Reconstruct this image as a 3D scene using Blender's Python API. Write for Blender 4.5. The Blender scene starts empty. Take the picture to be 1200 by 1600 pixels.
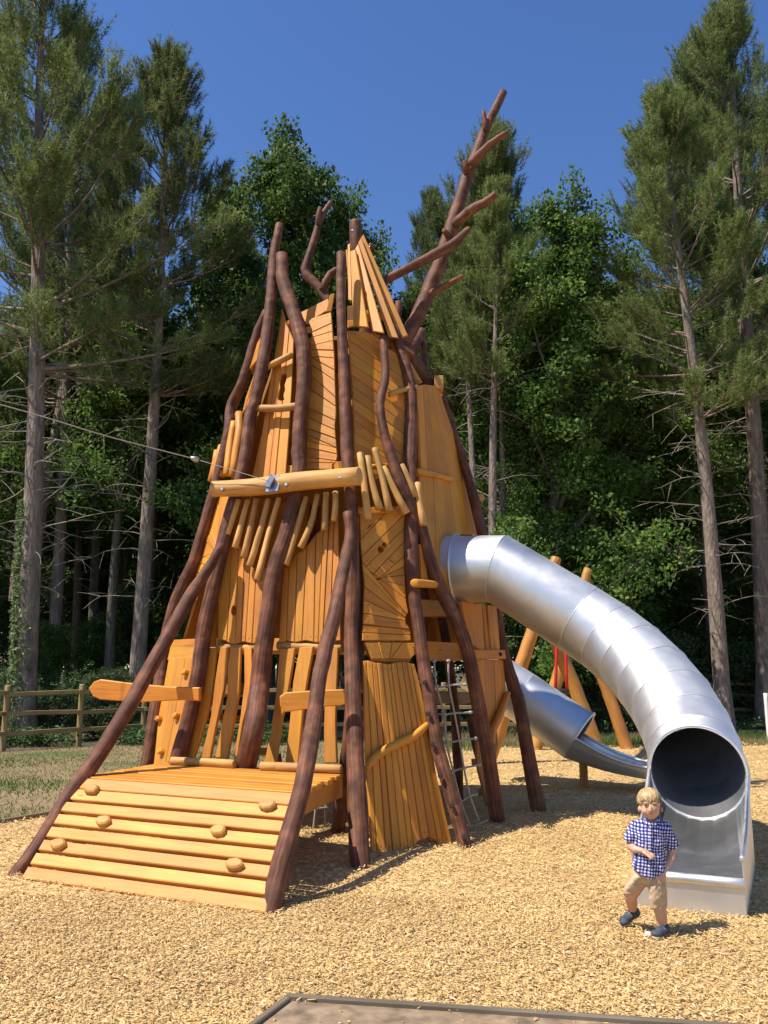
import bpy, bmesh, math, random
import numpy as np
from mathutils import Vector, Matrix, Quaternion
random.seed(7); RNG = np.random.default_rng(11)
SC = bpy.context.scene; COL = SC.collection
# ---------------------------------------------------------------- camera, sky, sun, exposure
F_PX = 1293.0; PITCH = math.radians(10.5); CAM = Vector((0, 0, 1.7))
cd = bpy.data.cameras.new('camera'); cam = bpy.data.objects.new('camera', cd); COL.objects.link(cam)
cam.location = CAM; cam.rotation_euler = (math.pi/2 + PITCH, 0, 0)
cd.sensor_fit = 'VERTICAL'; cd.sensor_height = 32.0; cd.lens = F_PX/1600*32.0
cd.clip_start = 0.05; cd.clip_end = 2000
SC.camera = cam
SUN_EL = math.radians(59); SUN_H = Vector((-0.92, -0.39, 0)).normalized()
SUN = Vector((SUN_H.x*math.cos(SUN_EL), SUN_H.y*math.cos(SUN_EL), math.sin(SUN_EL)))
w = bpy.data.worlds.new('World'); SC.world = w; w.use_nodes = True
nt = w.node_tree; bgn = nt.nodes['Background']
sky = nt.nodes.new('ShaderNodeTexSky'); sky.sky_type = 'NISHITA'; sky.sun_disc = False
sky.sun_elevation = SUN_EL; sky.sun_rotation = math.atan2(SUN_H.x, SUN_H.y)
sky.air_density = 1.0; sky.dust_density = 0.2; sky.ozone_density = 3.0
hsv = nt.nodes.new('ShaderNodeHueSaturation'); hsv.inputs['Saturation'].default_value = 1.19; hsv.inputs['Hue'].default_value = .51
nt.links.new(sky.outputs[0], hsv.inputs['Color']); nt.links.new(hsv.outputs[0], bgn.inputs[0]); bgn.inputs[1].default_value = 0.12
sl = bpy.data.lights.new('sun', 'SUN'); sl.energy = 5.0; sl.angle = math.radians(0.53); sl.color = (1.0, 0.93, 0.82)
so = bpy.data.objects.new('sun', sl); COL.objects.link(so); so.rotation_euler = SUN.to_track_quat('Z', 'Y').to_euler(); so.location = (-20, -10, 30)
SC.view_settings.view_transform = 'Standard'; SC.view_settings.look = 'None'
SC.view_settings.exposure = 0.5; SC.view_settings.gamma = 1.0; SC.view_settings.use_curve_mapping = False
SC.cycles.max_bounces = 5; SC.cycles.diffuse_bounces = 3; SC.cycles.glossy_bounces = 3; SC.cycles.transmission_bounces = 2; SC.cycles.transparent_max_bounces = 4
# ---------------------------------------------------------------- geometry helpers
def ray(px, py):
    a = (px-600)/F_PX; b = (800-py)/F_PX
    return Vector((a, math.cos(PITCH)-b*math.sin(PITCH), math.sin(PITCH)+b*math.cos(PITCH)))
def at(px, py, Y): d = ray(px, py); return CAM + d*(Y/d.y)
def gr(px, py, z=0.0): d = ray(px, py); return CAM + d*((z-CAM.z)/d.z)
def plane(pt, n): return (Vector(pt), Vector(n).normalized())
def onp(px, py, pl, off=0.0):
    d = ray(px, py); P = pl[0]+pl[1]*off
    return CAM + d*((P-CAM).dot(pl[1])/d.dot(pl[1]))
R1 = lambda x, y: (320+x/3, 300+y/3)
R2 = lambda x, y: (280+x/3, 680+y/3)
R3 = lambda x, y: (130+x/4, 980+y/4)
R5 = lambda x, y: (400+.3*x, 1000+.3*y)
R6 = lambda x, y: (580+x/4, 560+y/4)
R7 = lambda x, y: (600+.3125*x, 850+.3125*y)
Q1 = lambda x, y: (460+x/5, 330+y/5)
Q2 = lambda x, y: (270+x/5, 480+y/5)
Q3 = lambda x, y: (560+.375*x, 120+.375*y)
Q4 = lambda x, y: (200+x/6.156, 780+y/6.156)
Q5 = lambda x, y: (440+x/5.333, 480+y/5.333)
Q6 = lambda x, y: (680+.43333*x, 800+.43333*y)
def link(o, parent=None):
    COL.objects.link(o)
    if parent is not None:
        o.parent = parent; o.matrix_parent_inverse = Matrix.Identity(4)
    return o
def world_loc(o):
    v = Vector((0, 0, 0))
    while o is not None: v += o.location; o = o.parent
    return v
def empty(name, loc, label, cat, group=None):
    o = bpy.data.objects.new(name, None); o.location = loc; o.empty_display_size = .2; COL.objects.link(o)
    tag(o, label, cat, group); return o
def tag(o, label=None, cat=None, group=None, kind=None):
    if label: o['label'] = label
    if cat: o['category'] = cat
    if group: o['group'] = group
    if kind: o['kind'] = kind
    return o
def mk(name, verts, faces, mat, parent=None, uv=None, smooth=False, origin=None):
    """one mesh object from world-space verts; parents are never rotated, so only offsets are taken off"""
    V = [Vector(v) for v in verts]
    og = Vector(origin) if origin is not None else sum(V, Vector())/len(V)
    me = bpy.data.meshes.new(name)
    me.from_pydata([v-og for v in V], [], faces)
    if uv is not None:
        lay = me.uv_layers.new(name='UVMap')
        idx = np.zeros(len(me.loops), dtype=np.int32); me.loops.foreach_get('vertex_index', idx)
        lay.data.foreach_set('uv', np.asarray(uv, dtype=np.float32)[idx].ravel())
    if smooth: me.shade_smooth()
    me.materials.append(mat)
    o = bpy.data.objects.new(name, me)
    link(o, parent); o.location = og - (world_loc(parent) if parent else Vector())
    return o
def mesh_np(name, V, Fc, mat, attr=None, smooth=False):
    V = np.asarray(V, dtype=np.float32); Fc = np.asarray(Fc, dtype=np.int32); k = Fc.shape[1]
    me = bpy.data.meshes.new(name); me.vertices.add(len(V)); me.vertices.foreach_set('co', V.ravel())
    me.loops.add(Fc.size); me.loops.foreach_set('vertex_index', Fc.ravel())
    me.polygons.add(len(Fc)); me.polygons.foreach_set('loop_start', np.arange(0, Fc.size, k, dtype=np.int32))
    if attr is not None:
        a = me.attributes.new('tint', 'FLOAT', 'POINT'); a.data.foreach_set('value', np.asarray(attr, dtype=np.float32))
    me.update(calc_edges=True)
    if smooth: me.shade_smooth()
    me.materials.append(mat)
    return me
def catmull(P, n):
    P = [Vector(p) for p in P]
    if len(P) == 2: return [P[0].lerp(P[1], i/n) for i in range(n+1)], [i/n for i in range(n+1)]
    Q = [P[0]*2-P[1]] + P + [P[-1]*2-P[-2]]; out = []; ts = []
    m = len(P)-1
    for i in range(n+1):
        t = i/n*m; k = min(int(t), m-1); u = t-k
        a, b, c, d = Q[k:k+4]
        out.append(.5*((2*b)+(c-a)*u+(2*a-5*b+4*c-d)*u*u+(3*b-a-3*c+d)*u**3)); ts.append(t)
    return out, ts
def tube_geo(P, R, sides=10, step=.12, rough=.05, seed=0, cap=True, dome=.1):
    """log / rope / branch: rings along a smooth path; returns verts, faces, uv"""
    rnd = random.Random(seed)
    L = sum((Vector(P[i+1])-Vector(P[i])).length for i in range(len(P)-1))
    n = max(len(P)-1, int(L/step), 2)
    pts, ts = catmull(P, n)
    if not hasattr(R, '__len__'): R = [R]*len(P)
    elif len(R) == 2 and len(P) > 2: R = [R[0]+(R[1]-R[0])*i/(len(P)-1) for i in range(len(P))]
    jit = rough*.35
    for i in range(1, n): pts[i] = pts[i]+Vector((rnd.gauss(0, jit), rnd.gauss(0, jit), 0))*(R[0] if R[0] < .2 else .2)*2.2
    V = []; UV = []; Fc = []; up = None; acc = 0
    ph = [rnd.uniform(0, 6.28) for _ in range(6)]
    rings = []
    for i, p in enumerate(pts):
        t = ts[i]*(len(P)-1)/(ts[-1] or 1); k = min(int(t), len(P)-2); r = R[k]+(R[k+1]-R[k])*(t-k)
        T = (pts[min(i+1, n)]-pts[max(i-1, 0)]).normalized()
        if up is None:
            up = T.orthogonal().normalized()
        else:
            up = (up-T*up.dot(T)).normalized()
        sd = T.cross(up)
        if i: acc += (p-pts[i-1]).length
        rings.append((p, T, up.copy(), sd, r, acc))
    seq = rings
    if cap and dome > 0:
        p, T, u, s, r, a = rings[0]; seq = [(p-T*r*dome, T, u, s, r*.86, a)] + rings
        p, T, u, s, r, a = rings[-1]; seq = seq + [(p+T*r*dome, T, u, s, r*.86, a+r*dome)]
    for (p, T, u, s, r, a) in seq:
        for j in range(sides):
            th = 2*math.pi*j/sides
            rr = r*(1+rough*(math.sin(2*th+ph[0]+a*1.7)*.6+math.sin(3*th+ph[1]-a*2.3)*.5+math.sin(a*5+ph[2])*.5+rnd.uniform(-.12, .12)))
            V.append(p+u*(math.cos(th)*rr)+s*(math.sin(th)*rr)); UV.append((a, r*abs(((th+math.pi) % (2*math.pi))-math.pi)))
    m = len(seq)
    for i in range(m-1):
        for j in range(sides):
            j2 = (j+1) % sides
            Fc.append((i*sides+j, i*sides+j2, (i+1)*sides+j2, (i+1)*sides+j))
    if cap:
        Fc.append(tuple(range(sides-1, -1, -1))); Fc.append(tuple((m-1)*sides+j for j in range(sides)))
    return V, Fc, UV
SEED = [100]
def log(name, P, R, mat, parent=None, **kw):
    SEED[0] += 1
    if name in ('log_post', 'cross_log'): R = [r*.77 for r in R] if hasattr(R, '__len__') else R*.77
    V, Fc, UV = tube_geo(P, R, seed=SEED[0], **kw)
    return mk(name, V, Fc, mat, parent, UV, smooth=True, origin=P[-1] if Vector(P[-1]).z < Vector(P[0]).z else P[0])
def multi(name, tubes, mat, parent=None, smooth=True, **kw):
    V = []; Fc = []; UV = []
    for (P, R) in tubes:
        SEED[0] += 1
        v, f, u = tube_geo(P, R, seed=SEED[0], **kw); b = len(V)
        V += v; UV += u; Fc += [tuple(i+b for i in q) for q in f]
    return mk(name, V, Fc, mat, parent, UV, smooth=smooth)
def area2(p): return .5*sum(p[i][0]*p[(i+1) % len(p)][1]-p[(i+1) % len(p)][0]*p[i][1] for i in range(len(p)))
def clip(poly, a, b, side):
    nx, ny = (b[1]-a[1])*side, -(b[0]-a[0])*side; l = math.hypot(nx, ny); nx /= l; ny /= l
    out = []; n = len(poly)
    for i in range(n):
        p, q = poly[i], poly[(i+1) % n]
        dp = (p[0]-a[0])*nx+(p[1]-a[1])*ny; dq = (q[0]-a[0])*nx+(q[1]-a[1])*ny
        if dp >= 0: out.append(p)
        if (dp >= 0) != (dq >= 0):
            t = dp/(dp-dq); out.append((p[0]+(q[0]-p[0])*t, p[1]+(q[1]-p[1])*t))
    return out
def clean(poly, eps=.004):
    out = []
    for p in poly:
        if not out or math.hypot(p[0]-out[-1][0], p[1]-out[-1][1]) > eps: out.append(p)
    while len(out) > 2 and math.hypot(out[0][0]-out[-1][0], out[0][1]-out[-1][1]) <= eps: out.pop()
    return out
def inset(poly, d):
    n = len(poly); out = []
    s = 1 if area2(poly) > 0 else -1
    for i in range(n):
        a, b, c = poly[i-1], poly[i], poly[(i+1) % n]
        e1 = (b[0]-a[0], b[1]-a[1]); e2 = (c[0]-b[0], c[1]-b[1])
        l1 = math.hypot(*e1) or 1; l2 = math.hypot(*e2) or 1
        n1 = (-e1[1]/l1*s, e1[0]/l1*s); n2 = (-e2[1]/l2*s, e2[0]/l2*s)
        m = (n1[0]+n2[0], n1[1]+n2[1]); k = max(.35, 1+n1[0]*n2[0]+n1[1]*n2[1])
        out.append((b[0]+m[0]/k*d, b[1]+m[1]/k*d))
    return out
class Frame:
    """2-D coordinates on a plane of the place"""
    def __init__(s, pl, ref=None, xdir=None):
        s.pl = pl; s.o = Vector(ref) if ref is not None else pl[0]; n = pl[1]
        x = Vector(xdir) if xdir is not None else Vector((0, 0, 1)).cross(n)
        if x.length < 1e-4: x = Vector((1, 0, 0))
        s.u = (x-n*x.dot(n)).normalized(); s.v = n.cross(s.u); s.n = n
    def to2(s, p): d = Vector(p)-s.o; return (d.dot(s.u), d.dot(s.v))
    def px(s, q): return s.to2(onp(q[0], q[1], s.pl))
    def to3(s, q, h=0.0): return s.o+s.u*q[0]+s.v*q[1]+s.n*h
def slab(name, fr, poly, h0, h1, mat, parent, grain=(0, 1), ch=.006):
    """one board: a chamfered prism standing on the plane of fr"""
    poly = clean(poly)
    if len(poly) < 3 or abs(area2(poly)) < 2e-4: return None
    if area2(poly) < 0: poly = poly[::-1]
    n = len(poly); top = inset(poly, ch)
    V = [fr.to3(q, h0) for q in poly]+[fr.to3(q, h1-ch) for q in poly]+[fr.to3(q, h1) for q in top]
    l = math.hypot(*grain) or 1; g = (grain[0]/l, grain[1]/l)
    off = (random.uniform(0, 30), random.uniform(0, 30))
    def uvf(q, d=0): return (q[0]*g[0]+q[1]*g[1]+off[0], -q[0]*g[1]+q[1]*g[0]+off[1]+d)
    UV = [uvf(q, .03) for q in poly]+[uvf(q, .01) for q in poly]+[uvf(q) for q in top]
    Fc = [tuple(range(n-1, -1, -1)), tuple(range(2*n, 3*n))]
    for i in range(n):
        j = (i+1) % n
        Fc.append((i, j, n+j, n+i)); Fc.append((n+i, n+j, 2*n+j, 2*n+i))
    return mk(name, V, Fc, mat, parent, UV)
def box(name, c, ax, half, mat, parent, ch=.006):
    """board given by centre, three unit axes and half sizes; grain along the first axis"""
    fr = Frame((Vector(c), Vector(ax[2]).normalized()), c, ax[0])
    a, b, h = half
    return slab(name, fr, [(-a, -b), (a, -b), (a, b), (-a, b)], -h, h, mat, parent, (1, 0), ch)
# ---------------------------------------------------------------- materials
def nmat(name):
    m = bpy.data.materials.new(name); m.use_nodes = True; t = m.node_tree
    return m, t, t.nodes['Principled BSDF'], (lambda a, b: t.links.new(a, b))
def node(t, typ, **kw):
    n = t.nodes.new(typ)
    for k, v in kw.items():
        if k.startswith('i_'): n.inputs[k[2:].replace('_', ' ')].default_value = v
        else: setattr(n, k, v)
    return n
def ramp(t, stops, interp='LINEAR'):
    r = t.nodes.new('ShaderNodeValToRGB'); r.color_ramp.interpolation = interp
    e = r.color_ramp.elements
    while len(e) < len(stops): e.new(.5)
    for k, (p, c) in enumerate(stops): e[k].position = p; e[k].color = (*c, 1)
    return r
def wood(name, dark, mid, light, rough=.55, scale=(1.6, 26), bump=.25, var=.2, knots=True, coat=0.0, hue=.006):
    m, t, b, L = nmat(name)
    uv = node(t, 'ShaderNodeUVMap'); mp = node(t, 'ShaderNodeMapping'); mp.inputs['Scale'].default_value = (scale[0], scale[1], 1)
    L(uv.outputs[0], mp.inputs[0])
    oi = node(t, 'ShaderNodeObjectInfo'); cx = node(t, 'ShaderNodeCombineXYZ')
    mu = node(t, 'ShaderNodeMath', operation='MULTIPLY'); mu.inputs[1].default_value = 37.0
    L(oi.outputs['Random'], mu.inputs[0]); L(mu.outputs[0], cx.inputs[0]); L(mu.outputs[0], cx.inputs[1]); L(cx.outputs[0], mp.inputs['Location'])
    n1 = node(t, 'ShaderNodeTexNoise', i_Scale=1.0, i_Detail=6.0, i_Roughness=.62, i_Distortion=.6); L(mp.outputs[0], n1.inputs['Vector'])
    rp = ramp(t, [(.25, dark), (.5, mid), (.78, light)]); L(n1.outputs[0], rp.inputs[0])
    # slow blotches along the board and a tone of its own for every board
    n2 = node(t, 'ShaderNodeTexNoise', i_Scale=2.2, i_Detail=3.0); L(uv.outputs[0], n2.inputs['Vector'])
    hs = node(t, 'ShaderNodeHueSaturation')
    ma = node(t, 'ShaderNodeMapRange'); ma.inputs['To Min'].default_value = 1-var; ma.inputs['To Max'].default_value = 1+var*.6; L(oi.outputs['Random'], ma.inputs[0])
    mb = node(t, 'ShaderNodeMapRange'); mb.inputs['From Min'].default_value = .3; mb.inputs['From Max'].default_value = .7
    mb.inputs['To Min'].default_value = .82; mb.inputs['To Max'].default_value = 1.12; L(n2.outputs[0], mb.inputs[0])
    mm = node(t, 'ShaderNodeMath', operation='MULTIPLY'); L(ma.outputs[0], mm.inputs[0]); L(mb.outputs[0], mm.inputs[1])
    L(mm.outputs[0], hs.inputs['Value'])
    mh = node(t, 'ShaderNodeMapRange'); mh.inputs['To Min'].default_value = .5-hue; mh.inputs['To Max'].default_value = .5+hue
    fr_ = node(t, 'ShaderNodeMath', operation='FRACT'); L(mu.outputs[0], fr_.inputs[0]); L(fr_.outputs[0], mh.inputs[0]); L(mh.outputs[0], hs.inputs['Hue'])
    src = rp.outputs[0]
    if knots:
        mp2 = node(t, 'ShaderNodeMapping'); mp2.inputs['Scale'].default_value = (1.3, 5.5, 1); L(uv.outputs[0], mp2.inputs[0]); L(cx.outputs[0], mp2.inputs['Location'])
        vo = node(t, 'ShaderNodeTexVoronoi', i_Scale=1.0); L(mp2.outputs[0], vo.inputs['Vector'])
        kr = ramp(t, [(.035, (1, 1, 1)), (.085, (0, 0, 0))]); L(vo.outputs['Distance'], kr.inputs[0])
        mx = node(t, 'ShaderNodeMix', data_type='RGBA'); L(kr.outputs[0], mx.inputs['Factor']); L(src, mx.inputs['A']); mx.inputs['B'].default_value = (dark[0]*.45, dark[1]*.4, dark[2]*.4, 1)
        src = mx.outputs['Result']
    L(src, hs.inputs['Color']); L(hs.outputs[0], b.inputs['Base Color'])
    rr = node(t, 'ShaderNodeMapRange'); rr.inputs['To Min'].default_value = rough-.1; rr.inputs['To Max'].default_value = rough+.15; L(n2.outputs[0], rr.inputs[0]); L(rr.outputs[0], b.inputs['Roughness'])
    b.inputs['Coat Weight'].default_value = coat; b.inputs['Coat Roughness'].default_value = .3
    bp = node(t, 'ShaderNodeBump', i_Strength=bump, i_Distance=.006); L(n1.outputs[0], bp.inputs['Height']); L(bp.outputs[0], b.inputs['Normal'])
    return m
M = {}
M['plank'] = wood('honey_stained_plank', (.49, .172, .013), (.61, .236, .018), (.68, .285, .028), bump=.3)
M['ramp'] = wood('worn_honey_plank', (.54, .215, .040), (.66, .285, .058), (.73, .345, .085), rough=.6, var=.16, hue=.004)
M['stick'] = wood('peeled_pale_stick', (.40, .19, .045), (.56, .29, .075), (.66, .38, .125), scale=(2, 18), knots=True, bump=.6, rough=.65)
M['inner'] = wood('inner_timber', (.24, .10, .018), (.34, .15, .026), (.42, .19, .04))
def bark_log():
    m, t, b, L = nmat('dark_stained_log')
    uv = node(t, 'ShaderNodeUVMap'); mp = node(t, 'ShaderNodeMapping'); mp.inputs['Scale'].default_value = (1.8, 46, 1); L(uv.outputs[0], mp.inputs[0])
    n1 = node(t, 'ShaderNodeTexNoise', i_Scale=1.0, i_Detail=6.0, i_Roughness=.65); L(mp.outputs[0], n1.inputs['Vector'])
    tc = node(t, 'ShaderNodeTexCoord')
    n2 = node(t, 'ShaderNodeTexNoise', i_Scale=6.0, i_Detail=4.0); L(tc.outputs['Object'], n2.inputs['Vector'])
    vo = node(t, 'ShaderNodeTexVoronoi', i_Scale=11.0); vo.feature = 'SMOOTH_F1'; L(tc.outputs['Object'], vo.inputs['Vector'])
    rp = ramp(t, [(.33, (.066, .024, .012)), (.5, (.125, .048, .025)), (.70, (.20, .088, .051))]); L(n1.outputs[0], rp.inputs[0])
    r2 = ramp(t, [(.3, (.62, .60, .60)), (.5, (1.0, 1.0, 1.0)), (.72, (1.75, 1.7, 1.6))]); L(n2.outputs[0], r2.inputs[0])
    mx = node(t, 'ShaderNodeMix', data_type='RGBA', blend_type='MULTIPLY'); mx.inputs['Factor'].default_value = 1; L(rp.outputs[0], mx.inputs['A']); L(r2.outputs[0], mx.inputs['B'])
    L(mx.outputs['Result'], b.inputs['Base Color'])
    b.inputs['Roughness'].default_value = .66
    b.inputs['Specular IOR Level'].default_value = .28
    ad = node(t, 'ShaderNodeMath', operation='ADD'); L(vo.outputs['Distance'], ad.inputs[0])
    ms = node(t, 'ShaderNodeMath', operation='MULTIPLY'); ms.inputs[1].default_value = .35; L(n1.outputs[0], ms.inputs[0]); L(ms.outputs[0], ad.inputs[1])
    bp = node(t, 'ShaderNodeBump', i_Strength=.5, i_Distance=.02); L(ad.outputs[0], bp.inputs['Height']); L(bp.outputs[0], b.inputs['Normal'])
    return m
M['log'] = bark_log()
def plain(name, col, rough=.5, metal=0.0, noise=.0, scale=20, bump=0.0, spec=.5):
    m, t, b, L = nmat(name)
    b.inputs['Roughness'].default_value = rough; b.inputs['Metallic'].default_value = metal; b.inputs['Specular IOR Level'].default_value = spec
    tc = node(t, 'ShaderNodeTexCoord'); n = node(t, 'ShaderNodeTexNoise', i_Scale=scale, i_Detail=4.0); L(tc.outputs['Object'], n.inputs['Vector'])
    k = noise
    rp = ramp(t, [(.3, tuple(c*(1-k) for c in col)), (.7, tuple(min(1, c*(1+k)) for c in col))]); L(n.outputs[0], rp.inputs[0]); L(rp.outputs[0], b.inputs['Base Color'])
    if bump:
        bp = node(t, 'ShaderNodeBump', i_Strength=bump, i_Distance=.01); L(n.outputs[0], bp.inputs['Height']); L(bp.outputs[0], b.inputs['Normal'])
    return m
M['bolt'] = plain('zinc_bolt', (.42, .42, .44), .35, .9, .2)
M['darkbolt'] = plain('dark_bolt_cap', (.03, .025, .025), .45, .2, .2)
M['screw'] = plain('rusty_screw', (.07, .03, .012), .6, .1)
M['rope'] = plain('grey_rope', (.34, .31, .26), .9, 0, .3, 90, .4)
M['redrope'] = plain('red_strap', (.55, .02, .015), .6, 0, .15, 40)
def steel(name='brushed_steel', r0=.46, r1=.56):
    m, t, b, L = nmat(name)
    tc = node(t, 'ShaderNodeTexCoord'); uv = node(t, 'ShaderNodeUVMap')
    mp = node(t, 'ShaderNodeMapping'); mp.inputs['Scale'].default_value = (2.5, 130, 1); L(uv.outputs[0], mp.inputs[0])
    n1 = node(t, 'ShaderNodeTexNoise', i_Scale=1.0, i_Detail=5.0, i_Roughness=.7); L(mp.outputs[0], n1.inputs['Vector'])
    n2 = node(t, 'ShaderNodeTexNoise', i_Scale=3.5, i_Detail=6.0, i_Roughness=.65, i_Distortion=.8); L(tc.outputs['Object'], n2.inputs['Vector'])
    rp = ramp(t, [(.3, (.65, .645, .64)), (.7, (.71, .71, .71))]); L(n2.outputs[0], rp.inputs[0]); L(rp.outputs[0], b.inputs['Base Color'])
    b.inputs['Metallic'].default_value = .93
    rr = node(t, 'ShaderNodeMapRange'); rr.inputs['From Min'].default_value = .3; rr.inputs['From Max'].default_value = .7; rr.inputs['To Min'].default_value = r0; rr.inputs['To Max'].default_value = r1; L(n2.outputs[0], rr.inputs[0]); L(rr.outputs[0], b.inputs['Roughness'])
    bp = node(t, 'ShaderNodeBump', i_Strength=.12, i_Distance=.002); L(n1.outputs[0], bp.inputs['Height']); L(bp.outputs[0], b.inputs['Normal'])
    b.inputs['Anisotropic'].default_value = .3
    return m
M['steel'] = steel(); M['steel_floor'] = steel('worn_smooth_steel', .27, .36)
M['steel_in'] = plain('shade_dark_inner_steel', (.16, .16, .165), .6, .6, .15, 6)  # same steel as outside, coloured darker to paint the shade inside the tube
M['fence'] = wood('weathered_fence_rail', (.19, .125, .043), (.29, .20, .078), (.37, .27, .115), rough=.8, knots=False)
M['edging'] = wood('weathered_edging_board', (.10, .075, .05), (.17, .13, .085), (.25, .20, .14), rough=.85, knots=False)
M['swing'] = wood('orange_log', (.36, .15, .024), (.48, .21, .035), (.58, .28, .06), scale=(1.5, 16), knots=False)
def leafmat(name, stops, trans=.35, rough=.5, ampl=1.0):
    m, t, b, L = nmat(name)
    a = node(t, 'ShaderNodeAttribute', attribute_name='tint'); oi = node(t, 'ShaderNodeObjectInfo')
    rp = ramp(t, stops); L(a.outputs['Fac'], rp.inputs[0])
    hs = node(t, 'ShaderNodeHueSaturation'); mr = node(t, 'ShaderNodeMapRange'); mr.inputs['To Min'].default_value = .8; mr.inputs['To Max'].default_value = 1.2
    L(oi.outputs['Random'], mr.inputs[0]); L(mr.outputs[0], hs.inputs['Value']); L(rp.outputs[0], hs.inputs['Color'])
    L(hs.outputs[0], b.inputs['Base Color']); b.inputs['Roughness'].default_value = rough; b.inputs['Specular IOR Level'].default_value = .22
    tr = node(t, 'ShaderNodeBsdfTranslucent'); hb = node(t, 'ShaderNodeHueSaturation'); hb.inputs['Value'].default_value = 1.5; hb.inputs['Hue'].default_value = .48; L(hs.outputs[0], hb.inputs['Color']); L(hb.outputs[0], tr.inputs[0])
    mx = node(t, 'ShaderNodeMixShader'); mx.inputs[0].default_value = trans
    L(b.outputs[0], mx.inputs[1]); L(tr.outputs[0], mx.inputs[2]); L(mx.outputs[0], t.nodes['Material Output'].inputs[0])
    return m
M['needle'] = leafmat('pine_needles', [(0, (.055, .085, .026)), (.5, (.13, .18, .052)), (.85, (.22, .26, .085)), (1, (.30, .24, .10))], .34, .55)
M['leaf'] = leafmat('broad_leaves', [(0, (.036, .078, .016)), (.5, (.078, .15, .03)), (1, (.16, .24, .055))], .4, .55)
M['ivy'] = leafmat('ivy_leaves', [(0, (.03, .06, .02)), (.5, (.06, .11, .035)), (1, (.12, .17, .06))], .25, .62)
M['ivy2'] = leafmat('pale_ivy_leaves', [(0, (.08, .13, .045)), (.5, (.16, .22, .085)), (1, (.27, .33, .16))], .25, .6)
M['grassb'] = leafmat('grass_blades', [(0, (.30, .235, .12)), (.45, (.24, .20, .09)), (.75, (.09, .14, .03)), (1, (.06, .13, .02))], .3, .6)
def treebark(name, a, b_, c):
    m, t, b, L = nmat(name)
    tc = node(t, 'ShaderNodeTexCoord'); mp = node(t, 'ShaderNodeMapping'); mp.inputs['Scale'].default_value = (9, 9, 2.2); L(tc.outputs['Object'], mp.inputs[0])
    n = node(t, 'ShaderNodeTexNoise', i_Scale=1.0, i_Detail=7.0, i_Roughness=.7, i_Distortion=.5); L(mp.outputs[0], n.inputs['Vector'])
    v = node(t, 'ShaderNodeTexVoronoi', i_Scale=2.0); L(mp.outputs[0], v.inputs['Vector'])
    rp = ramp(t, [(.3, a), (.5, b_), (.72, c)]); L(n.outputs[0], rp.inputs[0]); L(rp.outputs[0], b.inputs['Base Color'])
    b.inputs['Roughness'].default_value = .9
    bp = node(t, 'ShaderNodeBump', i_Strength=.7, i_Distance=.03); L(v.outputs['Distance'], bp.inputs['Height']); L(bp.outputs[0], b.inputs['Normal'])
    return m
M['pbark'] = treebark('pine_bark', (.085, .064, .048), (.20, .155, .12), (.35, .28, .225))
M['bbark'] = treebark('grey_bark', (.05, .042, .03), (.11, .095, .07), (.19, .165, .125))
M['twig'] = plain('dead_twig', (.26, .22, .17), .9, 0, .3, 8)
# ---------------------------------------------------------------- ground
def floor_mat():
    m, t, b, L = nmat('forest_floor')
    tc = node(t, 'ShaderNodeTexCoord')
    n = node(t, 'ShaderNodeTexNoise', i_Scale=.7, i_Detail=8.0, i_Roughness=.7); L(tc.outputs['Object'], n.inputs['Vector'])
    n2 = node(t, 'ShaderNodeTexNoise', i_Scale=14.0, i_Detail=5.0); L(tc.outputs['Object'], n2.inputs['Vector'])
    rp = ramp(t, [(.35, (.055, .07, .022)), (.5, (.10, .08, .04)), (.65, (.17, .125, .075))]); L(n.outputs[0], rp.inputs[0])
    mx = node(t, 'ShaderNodeMix', data_type='RGBA', blend_type='MULTIPLY'); mx.inputs['Factor'].default_value = .6; L(rp.outputs[0], mx.inputs['A']); L(n2.outputs[0], mx.inputs['B']); L(mx.outputs['Result'], b.inputs['Base Color'])
    b.inputs['Roughness'].default_value = 1
    return m
def lawn_mat():
    m, t, b, L = nmat('dry_lawn')
    tc = node(t, 'ShaderNodeTexCoord')
    n = node(t, 'ShaderNodeTexNoise', i_Scale=.55, i_Detail=6.0, i_Roughness=.65, i_Distortion=.5); L(tc.outputs['Object'], n.inputs['Vector'])
    n2 = node(t, 'ShaderNodeTexNoise', i_Scale=22.0, i_Detail=6.0, i_Roughness=.7); L(tc.outputs['Object'], n2.inputs['Vector'])
    rp = ramp(t, [(.33, (.09, .135, .03)), (.42, (.20, .17, .07)), (.52, (.27, .20, .10)), (.7, (.32, .235, .135))]); L(n.outputs[0], rp.inputs[0])
    r2 = ramp(t, [(.3, (.6, .6, .6)), (.7, (1.15, 1.15, 1.1))]); L(n2.outputs[0], r2.inputs[0])
    mx = node(t, 'ShaderNodeMix', data_type='RGBA', blend_type='MULTIPLY'); mx.inputs['Factor'].default_value = 1; L(rp.outputs[0], mx.inputs['A']); L(r2.outputs[0], mx.inputs['B']); L(mx.outputs['Result'], b.inputs['Base Color'])
    b.inputs['Roughness'].default_value = 1
    bp = node(t, 'ShaderNodeBump', i_Strength=.8, i_Distance=.03); L(n2.outputs[0], bp.inputs['Height']); L(bp.outputs[0], b.inputs['Normal'])
    return m
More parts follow.
